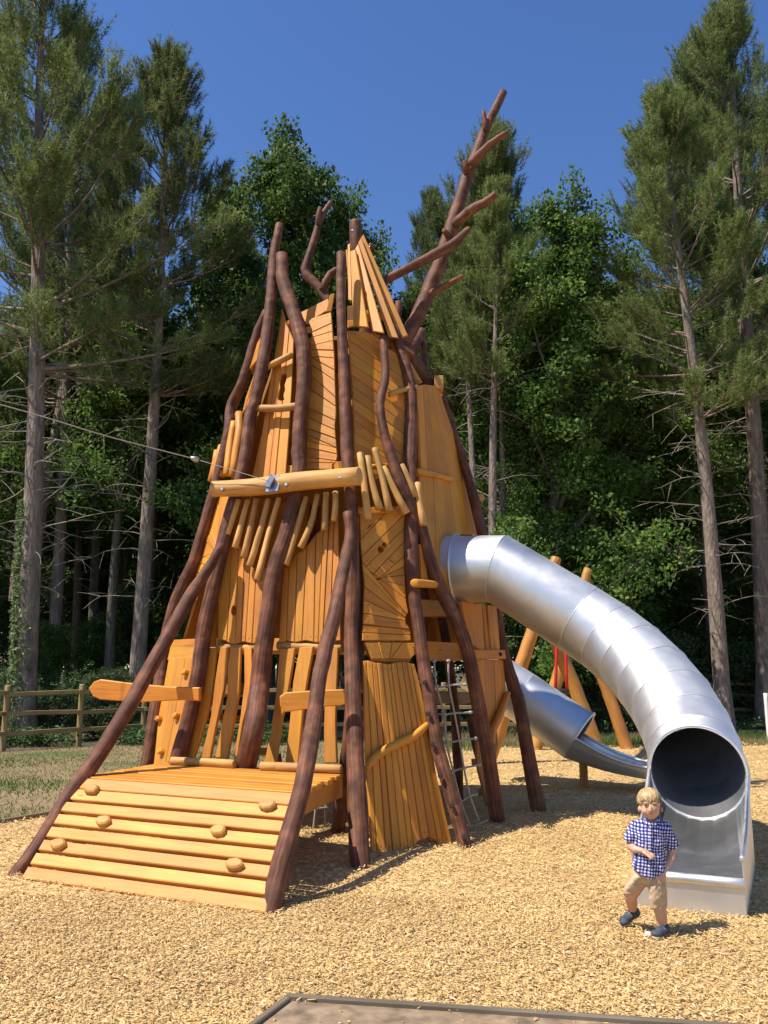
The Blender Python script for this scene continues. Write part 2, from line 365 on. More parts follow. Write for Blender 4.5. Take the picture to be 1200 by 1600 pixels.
def chip_ground_mat():
    m, t, b, L = nmat('wood_chip_bed')
    tc = node(t, 'ShaderNodeTexCoord')
    mp = node(t, 'ShaderNodeMapping'); mp.inputs['Scale'].default_value = (1, 1, 1); L(tc.outputs['Object'], mp.inputs[0])
    nz = node(t, 'ShaderNodeTexNoise', i_Scale=9.0, i_Detail=3.0); L(mp.outputs[0], nz.inputs['Vector'])
    va = node(t, 'ShaderNodeVectorMath', operation='SCALE'); va.inputs['Scale'].default_value = .12; L(nz.outputs['Color'], va.inputs[0])
    ad = node(t, 'ShaderNodeVectorMath', operation='ADD'); L(mp.outputs[0], ad.inputs[0]); L(va.outputs[0], ad.inputs[1])
    v = node(t, 'ShaderNodeTexVoronoi', i_Scale=34.0); L(ad.outputs[0], v.inputs['Vector'])
    rp = ramp(t, [(0, (.38, .22, .075)), (.35, (.56, .36, .135)), (.7, (.68, .47, .20)), (1, (.78, .58, .31))]); L(v.outputs['Color'], rp.inputs[0])
    n = node(t, 'ShaderNodeTexNoise', i_Scale=.9, i_Detail=5.0); L(tc.outputs['Object'], n.inputs['Vector'])
    r2 = ramp(t, [(.3, (.82, .80, .78)), (.7, (1.06, 1.05, 1.03))]); L(n.outputs[0], r2.inputs[0])
    mx = node(t, 'ShaderNodeMix', data_type='RGBA', blend_type='MULTIPLY'); mx.inputs['Factor'].default_value = 1; L(rp.outputs[0], mx.inputs['A']); L(r2.outputs[0], mx.inputs['B']); L(mx.outputs['Result'], b.inputs['Base Color'])
    b.inputs['Roughness'].default_value = .85
    bp = node(t, 'ShaderNodeBump', i_Strength=.9, i_Distance=.03); L(v.outputs['Distance'], bp.inputs['Height']); L(bp.outputs[0], b.inputs['Normal'])
    return m
def chip_mat():
    m, t, b, L = nmat('wood_chip')
    a = node(t, 'ShaderNodeAttribute', attribute_name='tint')
    rp = ramp(t, [(0, (.38, .225, .075)), (.25, (.55, .35, .13)), (.6, (.67, .46, .19)), (.9, (.75, .55, .275)), (1, (.82, .66, .41))]); L(a.outputs['Fac'], rp.inputs[0])
    tc = node(t, 'ShaderNodeTexCoord'); n = node(t, 'ShaderNodeTexNoise', i_Scale=.9, i_Detail=5.0); L(tc.outputs['Object'], n.inputs['Vector'])
    r2 = ramp(t, [(.3, (.84, .82, .80)), (.7, (1.06, 1.05, 1.03))]); L(n.outputs[0], r2.inputs[0])
    mx = node(t, 'ShaderNodeMix', data_type='RGBA', blend_type='MULTIPLY'); mx.inputs['Factor'].default_value = 1; L(rp.outputs[0], mx.inputs['A']); L(r2.outputs[0], mx.inputs['B']); L(mx.outputs['Result'], b.inputs['Base Color'])
    b.inputs['Roughness'].default_value = .8
    return m
M['floor'] = floor_mat(); M['lawn'] = lawn_mat(); M['chipbed'] = chip_ground_mat(); M['chip'] = chip_mat()
M['dirt'] = plain('bare_dirt', (.235, .165, .10), .95, 0, .5, 9, .9)
def sheet(name, poly, z, mat, kind='structure'):
    o = mk(name, [(x, y, z) for x, y in poly], [tuple(range(len(poly)))], mat, origin=(0, 0, 0)); o['kind'] = kind; return o
sheet('ground', [(-300, -60), (300, -60), (300, 500), (-300, 500)], -.03, M['floor'])
sheet('lawn', [(-30, -8), (14, -8), (20, 20.2), (4, 20.0), (0, 19.4), (-4.2, 19.2), (-6.4, 18.4), (-8.5, 16.6), (-10.5, 15.2), (-30, 11)], -.012, M['lawn'])
CHIP = [(-8.6, 3.4), (-4.19, 9.51), (-3.86, 9.98), (-2.9, 11.4), (-1.6, 13.4), (.4, 16.2), (2.4, 17.9), (5.5, 18.3), (9, 18.6), (16, 19), (16, -4), (-8.6, -4)]
sheet('wood_chip_ground', CHIP, 0.0, M['chipbed'])
C0 = gr(452, 1563); CR = gr(1200, 1614); CL = gr(396, 1606)
dx = (CR-C0).normalized(); dl = (CL-C0).normalized()
DIRT = [C0, C0+dx*5, C0+dx*5+dl*5, C0+dl*5]
sheet('dirt_path', [(p.x, p.y) for p in DIRT], .006, M['dirt'])
def inpoly(X, Y, poly):
    c = np.zeros(len(X), bool); n = len(poly)
    for i in range(n):
        x1, y1 = poly[i]; x2, y2 = poly[(i+1) % n]
        if y1 == y2: continue
        k = ((y1 > Y) != (y2 > Y)) & (X < (x2-x1)*(Y-y1)/(y2-y1)+x1)
        c ^= k
    return c
def chips():
    Vs = []; Fs = []; T = []; base = 0
    for (y0, y1, dens, sz, thick) in [(3.7, 6.6, 3000, .92, True), (6.6, 10.5, 1700, 1.1, False), (10.5, 19, 240, 1.9, False)]:
        A = .75*(y1*y1-y0*y0); n = int(A*dens)
        Y = np.sqrt(RNG.uniform(y0*y0, y1*y1, n)); X = RNG.uniform(-.75, .75, n)*Y
        k = inpoly(X, Y, CHIP)
        dp = [(p.x, p.y) for p in DIRT]
        ind = inpoly(X, Y, dp); k &= ~(ind & (RNG.random(n) > .03))
        X = X[k]; Y = Y[k]; n = len(X)
        a = RNG.uniform(0, math.pi*2, n); L = RNG.gamma(3, .0085, n)*sz+.009; W = RNG.uniform(.003, .0155, n)*sz
        tilt = RNG.normal(0, .2, n); roll = RNG.normal(0, .36, n)
        ex = np.stack([np.cos(a)*np.cos(tilt), np.sin(a)*np.cos(tilt), np.sin(tilt)], 1)
        ey = np.stack([-np.sin(a)*np.cos(roll), np.cos(a)*np.cos(roll), np.sin(roll)], 1)
        ez = np.cross(ex, ey)
        c = np.stack([X, Y, RNG.uniform(.004, .022, n)*sz+np.abs(ex[:, 2])*L*.45], 1)
        t = RNG.beta(1.7, 1.4, n)
        sk = RNG.uniform(.15, 1, (n, 4))
        q = [c-ex*(L*.5*sk[:, 0])[:, None]-ey*(W*.5*sk[:, 0])[:, None], c+ex*(L*.5*sk[:, 1])[:, None]-ey*(W*.5)[:, None], c+ex*(L*.5*sk[:, 2])[:, None]+ey*(W*.5*sk[:, 2])[:, None], c-ex*(L*.5)[:, None]+ey*(W*.5*sk[:, 3])[:, None]]
        if thick:
            h = (RNG.uniform(.0015, .004, n))[:, None]
            allv = np.stack(q+[p-ez*h for p in q], 1).reshape(-1, 3); i = np.arange(n)*8+base
            for f in [(0, 1, 2, 3), (0, 4, 5, 1), (1, 5, 6, 2), (2, 6, 7, 3), (3, 7, 4, 0)]: Fs.append(np.stack([i+j for j in f], 1))
            T.append(np.repeat(t, 8)); base += n*8
        else:
            allv = np.stack(q, 1).reshape(-1, 3); i = np.arange(n)*4+base
            Fs.append(np.stack([i, i+1, i+2, i+3], 1)); T.append(np.repeat(t, 4)); base += n*4
        Vs.append(allv)
    me = mesh_np('wood_chips', np.concatenate(Vs), np.concatenate(Fs), M['chip'], np.concatenate(T))
    o = link(bpy.data.objects.new('wood_chips', me)); tag(o, 'loose golden wood chips covering the play area ground', 'wood chips', kind='stuff')
chips()
def blades():
    n = 60000
    X = RNG.uniform(-13, 3, n); Y = RNG.uniform(7, 20, n)
    k = ~inpoly(X, Y, CHIP) & inpoly(X, Y, [(-13, 7), (3, 7), (3, 20), (-4.2, 19.4), (-6.4, 18.4), (-8.5, 16.6), (-13, 14.6)]); X = X[k]; Y = Y[k]
    # the strip of rough grass at the far side of the chips, right
    m = 26000; X = np.concatenate([X, RNG.uniform(1, 15, m)]); Y = np.concatenate([Y, RNG.uniform(18.3, 21.5, m)]); n = len(X)
    far = Y > 18.25
    green = (np.sin(X*1.3+Y*.7)+np.sin(Y*1.9-X*.6)+RNG.normal(0, .45, n)) > .85
    h = np.where(green, RNG.uniform(.03, .075, n), RNG.uniform(.015, .045, n))*np.where(far & (X > 1), 2.6, 1)
    a = RNG.uniform(0, 6.28, n); w_ = RNG.uniform(.006, .012, n)
    b = np.stack([X, Y, np.full(n, -.012)], 1); s = np.stack([np.cos(a), np.sin(a), a*0], 1)*w_[:, None]
    tip = b+np.stack([RNG.normal(0, .5, n)*h, RNG.normal(0, .5, n)*h, h], 1)
    V = np.stack([b-s, b+s, tip], 1).reshape(-1, 3); Fc = np.arange(3*n).reshape(-1, 3)
    t = np.where(green, RNG.uniform(.6, 1, n), RNG.uniform(0, .6, n))
    me = mesh_np('grass', V, Fc, M['grassb'], np.repeat(t, 3)); o = link(bpy.data.objects.new('grass', me)); tag(o, 'short patchy dry and green grass beside the chips', 'grass', kind='stuff')
blades()
# timber edging
def edge_board(label, a, b, z0, z1, th=.04, group=None):
    a = Vector(a); b = Vector(b); d = (b-a); L = d.length; d.normalize()
    o = box('edging_board', (a+b)/2+Vector((0, 0, (z0+z1)/2)), (d, Vector((-d.y, d.x, 0)), Vector((0, 0, 1))), (L/2, th/2, (z1-z0)/2), M['edging'], None, .006)
    return tag(o, label, 'edging', group)
edge_board('weathered edging board along the far side of the dirt corner', C0-dx*.02, C0+dx*5, -.03, .03)
edge_board('short weathered edging board meeting the corner of the dirt patch', C0+dl*.025, C0+dl*3, -.03, .027)
edge_board('thin timber edging between dry lawn and wood chips at left', Vector((-8.6, 3.4, 0)), Vector((-4.19, 9.51, 0)), -.03, .045)
edge_board('timber edging running behind the ramp between lawn and chips', Vector((-4.17, 9.53, 0)), Vector((-2.9, 11.4, 0)), -.03, .05)
edge_board('timber edging behind the tower between grass and chips', Vector((-2.88, 11.43, 0)), Vector((.4, 16.2, 0)), -.03, .05)
# ---------------------------------------------------------------- the tower
F1 = plane((-1.33, 8.8, .7), (-.305, -.952, .19))
F2 = plane((.25, 8.28, 0), (.44, -.9, .25))
P3 = onp(648, 870, F2)
F3 = plane(P3, (.88, -.47, .14))
F4 = plane((-2.25, 9.09, .7), (-.8, -.6, .2))
TW = empty('play_tower', (-.5, 9.8, 0), 'tall wooden climbing tower of honey planks and crooked dark brown logs', 'play tower')
def pts_on(pl, off, L): return [onp(x, y, pl, off) for x, y in L]
def lp(L, Y0, Y1):
    """pixel track with depth running from Y0 (first) to Y1 (last) along its height"""
    y0, y1 = L[0][1], L[-1][1]
    return [at(x, y, Y0+(Y1-Y0)*(y-y0)/(y1-y0)) for x, y in L]
def bury(P, d=.25):
    P = list(P); v = (P[-1]-P[-2]).normalized(); P.append(P[-1]+v*d); return P
def bolts(name, pts, mat, r=.022, parent=TW):
    for p, n in pts:
        n = Vector(n).normalized(); V, Fc, UV = tube_geo([Vector(p), Vector(p)+n*.022], [r, r*.8], sides=8, step=.05, rough=0, dome=.2); mk(name, V, Fc, mat, parent, UV)
# left tall post and S-shaped post stand in front of the front wall
Pa = [(437, 351), (428, 400), (422, 487), (412, 560), (399, 625), (391, 650), (382, 720), (359, 807), (334, 913), (318, 990), (308, 1065), (292, 1135), (276, 1195)]
A3 = pts_on(F1, .10, Pa); d_ = (A3[-1]-A3[-3]).normalized(); A3.append(A3[-1]+d_*.75)
log('log_post', A3, [.075, .085, .095, .1, .1, .1, .1, .1, .105, .105, .105, .11, .115, .12], M['log'], TW, sides=12)
Pb = [(440, 398), (443, 440), (459, 487), (473, 540), (475, 600), (469, 650), (467, 700), (467, 742), (453, 813), (431, 887), (419, 963), (411, 1020), (405, 1080), (396, 1142), (382, 1203)]
B3 = pts_on(F1, .14, Pb); B3[-1] = gr(382, 1205, .66); B3[-2] = at(396, 1142, 8.42); B3.append(B3[-1]+(B3[-1]-B3[-2]).normalized()*.8)
log('log_post', B3, [.10, .11, .115, .12, .115, .11, .11, .11, .115, .12, .125, .13, .135, .14, .145, .15], M['log'], TW, sides=12)
Pc = [(533, 396), (533, 487), (537, 583), (542, 700), (546, 747), (549, 800), (551, 913), (549, 1000)]
C3 = [onp(x, y, F1, .12) for x, y in Pc]+[at(553, 1100, 8.32), at(557, 1240, 7.9), gr(563, 1354)]; C3 = bury(C3)
log('log_post', C3, [.075, .08, .085, .09, .09, .09, .10, .10, .11, .115, .115, .115], M['log'], TW, sides=12)
# second dark post right behind it
log('log_post', bury([at(556, 850, 8.95), at(559, 1000, 8.78), at(545, 1160, 8.6), gr(528, 1300)]), [.08, .09, .1, .1, .1], M['log'], TW)
# splinter-tied prop legs of the ramp
Lr = [(543, 801), (547, 838), (537, 887), (524, 955), (508, 1015), (496, 1075), (487, 1150), (473, 1225), (449, 1315), (434, 1372), (425, 1412)]
T = [onp(543, 801, F1, .26), onp(547, 838, F1, .26)]
log('log_post', bury([T[0], T[1]]+[at(x, y, Y) for (x, y), Y in zip(Lr[2:], (8.45, 8.2, 7.93, 7.62, 7.2, 6.8, 6.5, 6.38, 6.28))]), [.07, .075, .085, .09, .09, .09, .095, .095, .1, .1, .1, .1], M['log'], TW, sides=12)
Ll = [(346, 852), (322, 893), (300, 927), (265, 990), (231, 1050), (192, 1120), (150, 1185), (105, 1248), (63, 1317), (25, 1368)]
t0 = onp(346, 852, F1, .22).y
log('log_post', bury(lp(Ll, t0, 7.28)), [.06, .075, .09, .1, .1, .1, .1, .095, .085, .08, .08], M['log'], TW, sides=12)
# back-left post, along the left wall's far edge
Pd = [(417, 486), (402, 522), (390, 562), (378, 600), (362, 634), (358, 672), (347, 720), (329, 790), (314, 840), (302, 880), (279, 935), (262, 990), (252, 1055), (242, 1120), (231, 1185)]
D3 = [onp(x, y, F4, .02) for x, y in Pd]; D3 = bury(D3, .8)
log('log_post', D3, [.065, .08, .085, .085, .09, .09, .09, .09, .09, .1, .115, .105, .1, .1, .1, .12], M['log'], TW)
# winding post of the right front, runs down to the leg behind the net
Pe = [(599, 527), (601, 560), (602, 590), (594, 628), (597, 660), (608, 705), (625, 752), (643, 790), (659, 830), (669, 867), (687, 919), (714, 969), (731, 1019), (747, 1100), (762, 1178), (777, 1280)]
E3 = [onp(x, y, F2, .12) for x, y in Pe[:7]]; yl = E3[-1].y
E3 += [at(x, y, yl+(9.6-yl)*((y-752)/(1280-752))) for x, y in Pe[7:]]
log('log_post', bury(E3), [.068, .068, .068, .07, .075, .08, .085, .09, .09, .095, .1, .105, .105, .105, .105, .105, .11], M['log'], TW, sides=12)
# corner post between right front wall and slide wall
Pf = [(615, 512), (626, 545), (641, 610), (641, 685), (640, 735), (643, 797), (642, 860), (645, 912), (652, 966), (660, 1025), (670, 1084), (682, 1162), (703, 1234), (726, 1320)]
Fp = [onp(x, y, F2, .02) for x, y in Pf[:9]]; yl = Fp[-1].y
Fp += [at(x, y, yl+(8.35-yl)*((y-966)/(1320-966))) for x, y in Pf[9:]]
log('log_post', bury(Fp), [.075, .085, .1, .1, .1, .105, .105, .1, .09, .09, .09, .09, .09, .09, .1], M['log'], TW, sides=12)
for (x, y) in [(664, 1066), (669, 1115), (676, 1163), (688, 1212), (706, 1259), (725, 1308)]:
    p = at(x, y, yl+(8.35-yl)*((y-966)/(1320-966))-.085); bolts('bolt', [(p, (-.1, -1, .2))], M['darkbolt'], .026)
# right leg
Pg = [(688, 612), (724, 722), (746, 800), (766, 900), (779, 984), (791, 1037), (811, 1100), (825, 1178), (841, 1266)]
log('log_post', bury(lp(Pg, 10.9, 10.3)), [.07, .08, .09, .1, .1, .105, .11, .115, .12, .12], M['log'], TW, sides=12)
# dark inner legs seen through the net and below the platform
log('log_post', bury(lp([(690, 960), (705, 1060), (713, 1140), (717, 1245)], 10.4, 10.9)), .08, M['log'], TW)
log('log_post', bury(lp([(734, 1120), (750, 1190), (772, 1235)], 11.2, 11.2)), .07, M['log'], TW)
log('log_post', bury(lp([(430, 1180), (444, 1290)], 10.3, 10.3)), .1, M['log'], TW)
log('log_post', bury([Vector((-2.35, 10.9, 3.2)), Vector((-2.5, 11.1, 1.4)), Vector((-2.6, 11.2, 0))]), .1, M['log'], TW)
log('log_post', bury([Vector((-.9, 10.9, 6.6)), Vector((-1.0, 11.6, 3.2)), Vector((-1.1, 12, 0))]), .1, M['log'], TW)
log('log_post', bury([Vector((.3, 10.9, 6.2)), Vector((.5, 11.5, 3.2)), Vector((.6, 11.9, 0))]), .1, M['log'], TW)
# apex post and stubs at the roof
apex = at(555, 349, 10.15)
log('log_post', [apex, at(558, 385, 10.15), at(566, 450, 10.2), at(575, 560, 10.2)], [.1, .115, .12, .12], M['log'], TW, sides=14, dome=.45)
bolts('bolt', [(at(551, 361, 10.02), (-.2, -1, .1))], M['bolt'], .02)
log('log_stub', [at(575, 391, 10.4), at(581, 383, 10.4)], .045, M['log'], TW)
log('log_post', [at(623, 472, 10.7), at(620, 520, 10.65), at(618, 580, 10.6)], [.065, .07, .07], M['log'], TW)
log('log_post', [at(615, 512, 10.05), at(617, 560, 10.0)], [.045, .06], M['stick'], TW)
log('cross_log', [at(658, 520, 11.6), at(640, 545, 10.9), at(622, 570, 10.4)], [.11, .11, .11], M['log'], TW, sides=12)
log('cross_log', [at(628, 538, 10.5), at(648, 570, 10.55), at(672, 602, 10.7)], [.13, .14, .14], M['log'], TW, sides=12)
log('log_post', [at(658, 522, 11.5), at(664, 560, 11.4), at(668, 640, 11.2)], [.06, .06, .06], M['log'], TW)
log('cross_stick', [at(632, 562, 10.2), at(655, 600, 10.3)], .05, M['stick'], TW)
# the dead-tree antlers at the top
br = lambda L, Y0, Y1, R: (lp([Q3(*q) for q in L], Y0, Y1), R)
big = [br([(185, 1110), (240, 1010), (290, 900), (345, 760), (400, 590), (450, 430), (530, 220), (605, 62)], 10.5, 11.3, [.11, .105, .10, .10, .095, .09, .075, .055]),
       br([(532, 225), (526, 180), (521, 142)], 11.1, 11.1, [.05, .04, .028]),
       br([(470, 370), (495, 335), (545, 285), (622, 231)], 10.9, 10.6, [.07, .065, .055, .04]),
       br([(455, 405), (448, 370), (443, 350)], 10.95, 10.9, [.06, .05, .045]),
       br([(400, 620), (430, 590), (470, 553), (535, 522), (572, 487)], 10.8, 10.5, [.07, .07, .065, .06, .045]),
       br([(105, 855), (130, 838), (230, 786), (340, 728), (405, 688), (460, 634)], 10.3, 10.55, [.055, .062, .065, .07, .065, .045]),
       br([(285, 912), (350, 876), (435, 831)], 10.62, 10.4, [.055, .05, .03]),
       br([(372, 660), (357, 640)], 10.75, 10.6, [.045, .035])]
tr = log('antler_branch', big[0][0], big[0][1], M['log'], TW, sides=10)
for P, R in big[1:]:
    SEED[0] += 1; V, Fc, UV = tube_geo(P, R, seed=SEED[0], sides=9, step=.1); mk('side_branch', V, Fc, M['log'], tr, UV, smooth=True)
br1 = lambda L, Y0, Y1, R: ([at(*R1(x, y), Y0+(Y1-Y0)*i/(len(L)-1)) for i, (x, y) in enumerate(L)], R)
sm = [br1([(590, 520), (565, 490), (520, 430), (468, 378), (488, 300), (520, 200), (545, 120), (592, 45)], 10.3, 10.6, [.06, .06, .065, .065, .055, .05, .045, .03]),
      br1([(533, 155), (532, 110), (542, 72)], 10.5, 10.5, [.045, .04, .03]),
      br1([(550, 460), (575, 405), (600, 375), (640, 362)], 10.3, 10.4, [.045, .05, .05, .045])]
tr = log('antler_branch', sm[0][0], sm[0][1], M['log'], TW, sides=9)
for P, R in sm[1:]:
    SEED[0] += 1; V, Fc, UV = tube_geo(P, R, seed=SEED[0], sides=8, step=.1); mk('side_branch', V, Fc, M['log'], tr, UV, smooth=True)
# ---- boarded wall panels
def panel(pl, outline, cuts, off=0.0, th=.03, mat='plank', holes=(), gap=.0028, name='plank', rails=True, screws=True):
    """outline and board joints given on the wall plane; a joint is ((p),(q)); ('split', joint, left_cuts, right_cuts) cuts a fan"""
    fr = Frame(pl); O = [fr.px(q) for q in outline]
    xs = [q[0] for q in O]; ys = [q[1] for q in O]
    # battens behind the boards carry them: the panel itself
    pn = None
    def inside_span(v):
        c = []
        for i in range(len(O)):
            a, b = O[i], O[(i+1) % len(O)]
            if (a[1] > v) != (b[1] > v): c.append(a[0]+(b[0]-a[0])*(v-a[1])/(b[1]-a[1]))
        return (min(c), max(c)) if len(c) > 1 else None
    for k in ((.06, .9) if holes else (.16, .5, .86)):
        v = min(ys)+(max(ys)-min(ys))*k; sp = inside_span(v)
        if not sp: continue
        a, b = sp; hh = .04; V = []
        for z in (off-.065, off-.003):
            V += [fr.to3((a+.02, v-hh), z), fr.to3((b-.02, v-hh), z), fr.to3((b-.02, v+hh), z), fr.to3((a+.02, v+hh), z)]
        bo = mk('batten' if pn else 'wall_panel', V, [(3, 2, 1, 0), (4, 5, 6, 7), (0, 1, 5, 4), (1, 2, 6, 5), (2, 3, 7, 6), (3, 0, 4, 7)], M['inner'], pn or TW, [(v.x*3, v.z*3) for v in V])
        pn = pn or bo
    pieces = []
    def run(poly, cs, g):
        P = [(poly, g)]
        for c in cs:
            if c[0] == 'split':
                a, b = fr.px(c[1][0]), fr.px(c[1][1]); res = []
                for (p, gg) in P:
                    l = clean(clip(p, a, b, 1)); r = clean(clip(p, a, b, -1)); d = (b[0]-a[0], b[1]-a[1])
                    if len(l) > 2: res += run(l, c[3], d)
                    if len(r) > 2: res += run(r, c[2], d)
                P = res
            else:
                a, b = fr.px(c[0]), fr.px(c[1]); d = (b[0]-a[0], b[1]-a[1]); res = []
                for (p, gg) in P:
                    l = clean(clip(p, a, b, 1)); r = clean(clip(p, a, b, -1))
                    ok1 = len(l) > 2 and abs(area2(l)) > 1e-3; ok2 = len(r) > 2 and abs(area2(r)) > 1e-3
                    if ok1 and ok2: res += [(l, d), (r, d)]
                    elif ok1: res.append((l, gg))
                    elif ok2: res.append((r, gg))
                P = res
        return P
    SV = []; SF = []
    for p, g in run(O, cuts, None):
        if g is None: g = (0, 1)
        p2 = inset(p if area2(p) > 0 else p[::-1], gap)
        dz = random.uniform(-.004, .005)
        o = slab(name, fr, p2, off+random.uniform(-.001, .001), off+th+dz, M[mat], pn, g)
        if o is None: continue
        for hp in holes:
            H = [fr.px(q) for q in hp]
            bx = (min(q[0] for q in p), max(q[0] for q in p), min(q[1] for q in p), max(q[1] for q in p))
            if max(q[0] for q in H) < bx[0] or min(q[0] for q in H) > bx[1] or max(q[1] for q in H) < bx[2] or min(q[1] for q in H) > bx[3]: continue
            cu = slab('cutter', fr, H, off-.2, off+.2, M[mat], None, ch=.0001)
            bm_ = o.modifiers.new('b', 'BOOLEAN'); bm_.object = cu; bm_.solver = 'EXACT'
            dg = bpy.context.evaluated_depsgraph_get(); nm = bpy.data.meshes.new_from_object(o.evaluated_get(dg)); o.modifiers.clear()
            if len(nm.polygons): o.data = nm
            bpy.data.objects.remove(cu)
        if screws:
            l = math.hypot(*g); gx, gy = g[0]/l, g[1]/l
            pr = [q[0]*gx+q[1]*gy for q in p]; lo, hi = min(pr), max(pr)
            for e in (lo+.06, hi-.06):
                cs = []
                for i in range(len(p)):
                    a, b = p[i], p[(i+1) % len(p)]; da = a[0]*gx+a[1]*gy-e; db = b[0]*gx+b[1]*gy-e
                    if (da > 0) != (db > 0): t = da/(da-db); cs.append((a[0]+(b[0]-a[0])*t, a[1]+(b[1]-a[1])*t))
                if len(cs) < 2: continue
                for t in ((.25, .75) if math.dist(cs[0], cs[1]) > .1 else (.5,)):
                    q = (cs[0][0]+(cs[1][0]-cs[0][0])*t, cs[0][1]+(cs[1][1]-cs[0][1])*t); b0 = len(SV)
                    for j in range(6): SV.append(fr.to3((q[0]+.006*math.cos(j*1.047), q[1]+.006*math.sin(j*1.047)), off+th+dz+.0015))
                    SF.append(tuple(b0+j for j in range(6)))
    if SV:
        s = mk('screws', SV, SF, M['screw'], pn); s['kind'] = 'stuff'
    return pn
def interp(L, t):
    t = max(0, min(.9999, t))*(len(L)-1); k = int(t); u = t-k
    return (L[k][0]+(L[k+1][0]-L[k][0])*u, L[k][1]+(L[k+1][1]-L[k][1])*u)
def vlines(a0, a1, b0, b1, n, jit=.18):
    """n boards between top edge a0-a1 and bottom edge b0-b1"""
    out = []
    for i in range(1, n):
        t = (i+random.uniform(-jit, jit))/n
        out.append(((a0[0]+(a1[0]-a0[0])*t, a0[1]+(a1[1]-a0[1])*t), (b0[0]+(b1[0]-b0[0])*t, b0[1]+(b1[1]-b0[1])*t)))
    return out
def ell(c, rx, ry, n=10, rot=0): return [(c[0]+rx*math.cos(i*6.2832/n)*math.cos(rot)-ry*math.sin(i*6.2832/n)*math.sin(rot), c[1]+rx*math.cos(i*6.2832/n)*math.sin(rot)+ry*math.sin(i*6.2832/n)*math.cos(rot)) for i in range(n)]
def wave(a, b, n, amp):
    return [(a[0]+(b[0]-a[0])*i/n, a[1]+(b[1]-a[1])*i/n+(amp*math.sin(i*1.9) if 0 < i < n else 0)) for i in range(n+1)]
# upper front: narrow upright panel with a slit window
slit = [Q2(*q) for q in [(845, 515), (885, 508), (882, 560), (868, 600), (872, 640), (858, 680), (866, 715), (840, 728), (815, 715), (822, 660), (832, 620), (830, 580), (838, 545)]]
panel(F1, [Q2(*q) for q in [(845, 0), (885, 120), (940, 250), (925, 600), (900, 1000), (870, 1380), (595, 1380), (690, 960), (760, 520), (815, 200)]],
      [(Q2(845, 40), Q2(690, 1380)), (Q2(875, 130), Q2(740, 1380)), (Q2(905, 190), Q2(790, 1380))], off=-.05, holes=[slit])
# upper front fan panel
panel(F1, [Q5(*q) for q in [(222, 120), (250, 90), (412, 38), (420, 130), (440, 420), (445, 620), (450, 760), (455, 880), (445, 990), (455, 1130), (465, 1240), (455, 1290), (425, 1310), (420, 1400), (200, 1420), (215, 1000), (245, 560), (240, 300), (252, 190)]],
      [(Q5(235, 215), Q5(420, 130)), (Q5(235, 255), Q5(420, 200)), (Q5(235, 322), Q5(425, 278)), (Q5(240, 352), Q5(430, 358)), (Q5(245, 405), Q5(435, 422)), (Q5(240, 415), Q5(440, 522)),
       (Q5(240, 470), Q5(445, 612)), (Q5(235, 560), Q5(445, 745)), (Q5(235, 680), Q5(455, 828)), (Q5(225, 840), Q5(450, 945)), (Q5(210, 915), Q5(450, 1025)), (Q5(208, 1005), Q5(455, 1095)), (Q5(208, 1060), Q5(460, 1170)), (Q5(205, 1110), Q5(460, 1175)),
       (Q5(205, 1165), Q5(460, 1222)), (Q5(205, 1245), Q5(450, 1280)), (Q5(200, 1290), Q5(450, 1298)), (Q5(200, 1352), Q5(450, 1352))], off=-.03)
# upper right front: broad diagonal boards
dg_ = [(Q5(550, 200), Q5(810, 300))]+[(Q5(560, 268+i*92), Q5(1030, 268+i*92+(330 if i < 9 else 250))) for i in range(-4, 12)]
panel(F2, [Q5(*q) for q in [(552, 190), (700, 205), (820, 228), (890, 345), (990, 400), (1005, 440), (1035, 640), (1030, 1000), (1020, 1330), (1000, 1400), (600, 1400), (605, 1000), (590, 700), (570, 400)]], dg_, off=-.03)
# mid right front: fan with a peep hole
r2 = lambda *L: [R2(*q) for q in L]
Dm = (R2(855, 590), R2(1080, 855))
panel(F2, r2((845, 345), (1080, 338), (1072, 480), (1056, 600), (1065, 780), (1075, 830), (1062, 850), (1062, 880), (1085, 910), (1088, 962), (858, 962), (868, 700), (850, 500)),
      [('split', Dm,
        [(R2(850, 492), R2(985, 345)), (R2(850, 575), R2(1075, 352)), (R2(880, 610), R2(1070, 425)), (R2(915, 645), R2(1065, 490)), (R2(945, 665), R2(1062, 560)), (R2(950, 668), R2(1060, 612)), (R2(945, 668), R2(1055, 655)), (R2(955, 680), R2(1056, 705)), (R2(965, 690), R2(1060, 765))],
        [(R2(862, 640), R2(1075, 857)), (R2(862, 705), R2(1070, 860)), (R2(862, 770), R2(1070, 865)), (R2(860, 832), R2(1070, 872)), (R2(858, 885), R2(1085, 910)), (R2(858, 925), R2(1085, 935))])],
      off=-.03, holes=[ell(R2(945, 535), 5, 6, 9), ell(R2(962, 512), 4, 4, 8)])
# band under it
panel(F2, r2((868, 968), (1108, 972), (1105, 1030), (1085, 1050), (1000, 1045), (905, 1048), (890, 1010)), [(R2(930, 968), R2(955, 1050)), (R2(1000, 968), R2(985, 1050)), (R2(1050, 968), R2(990, 1050))], off=-.035, rails=False)
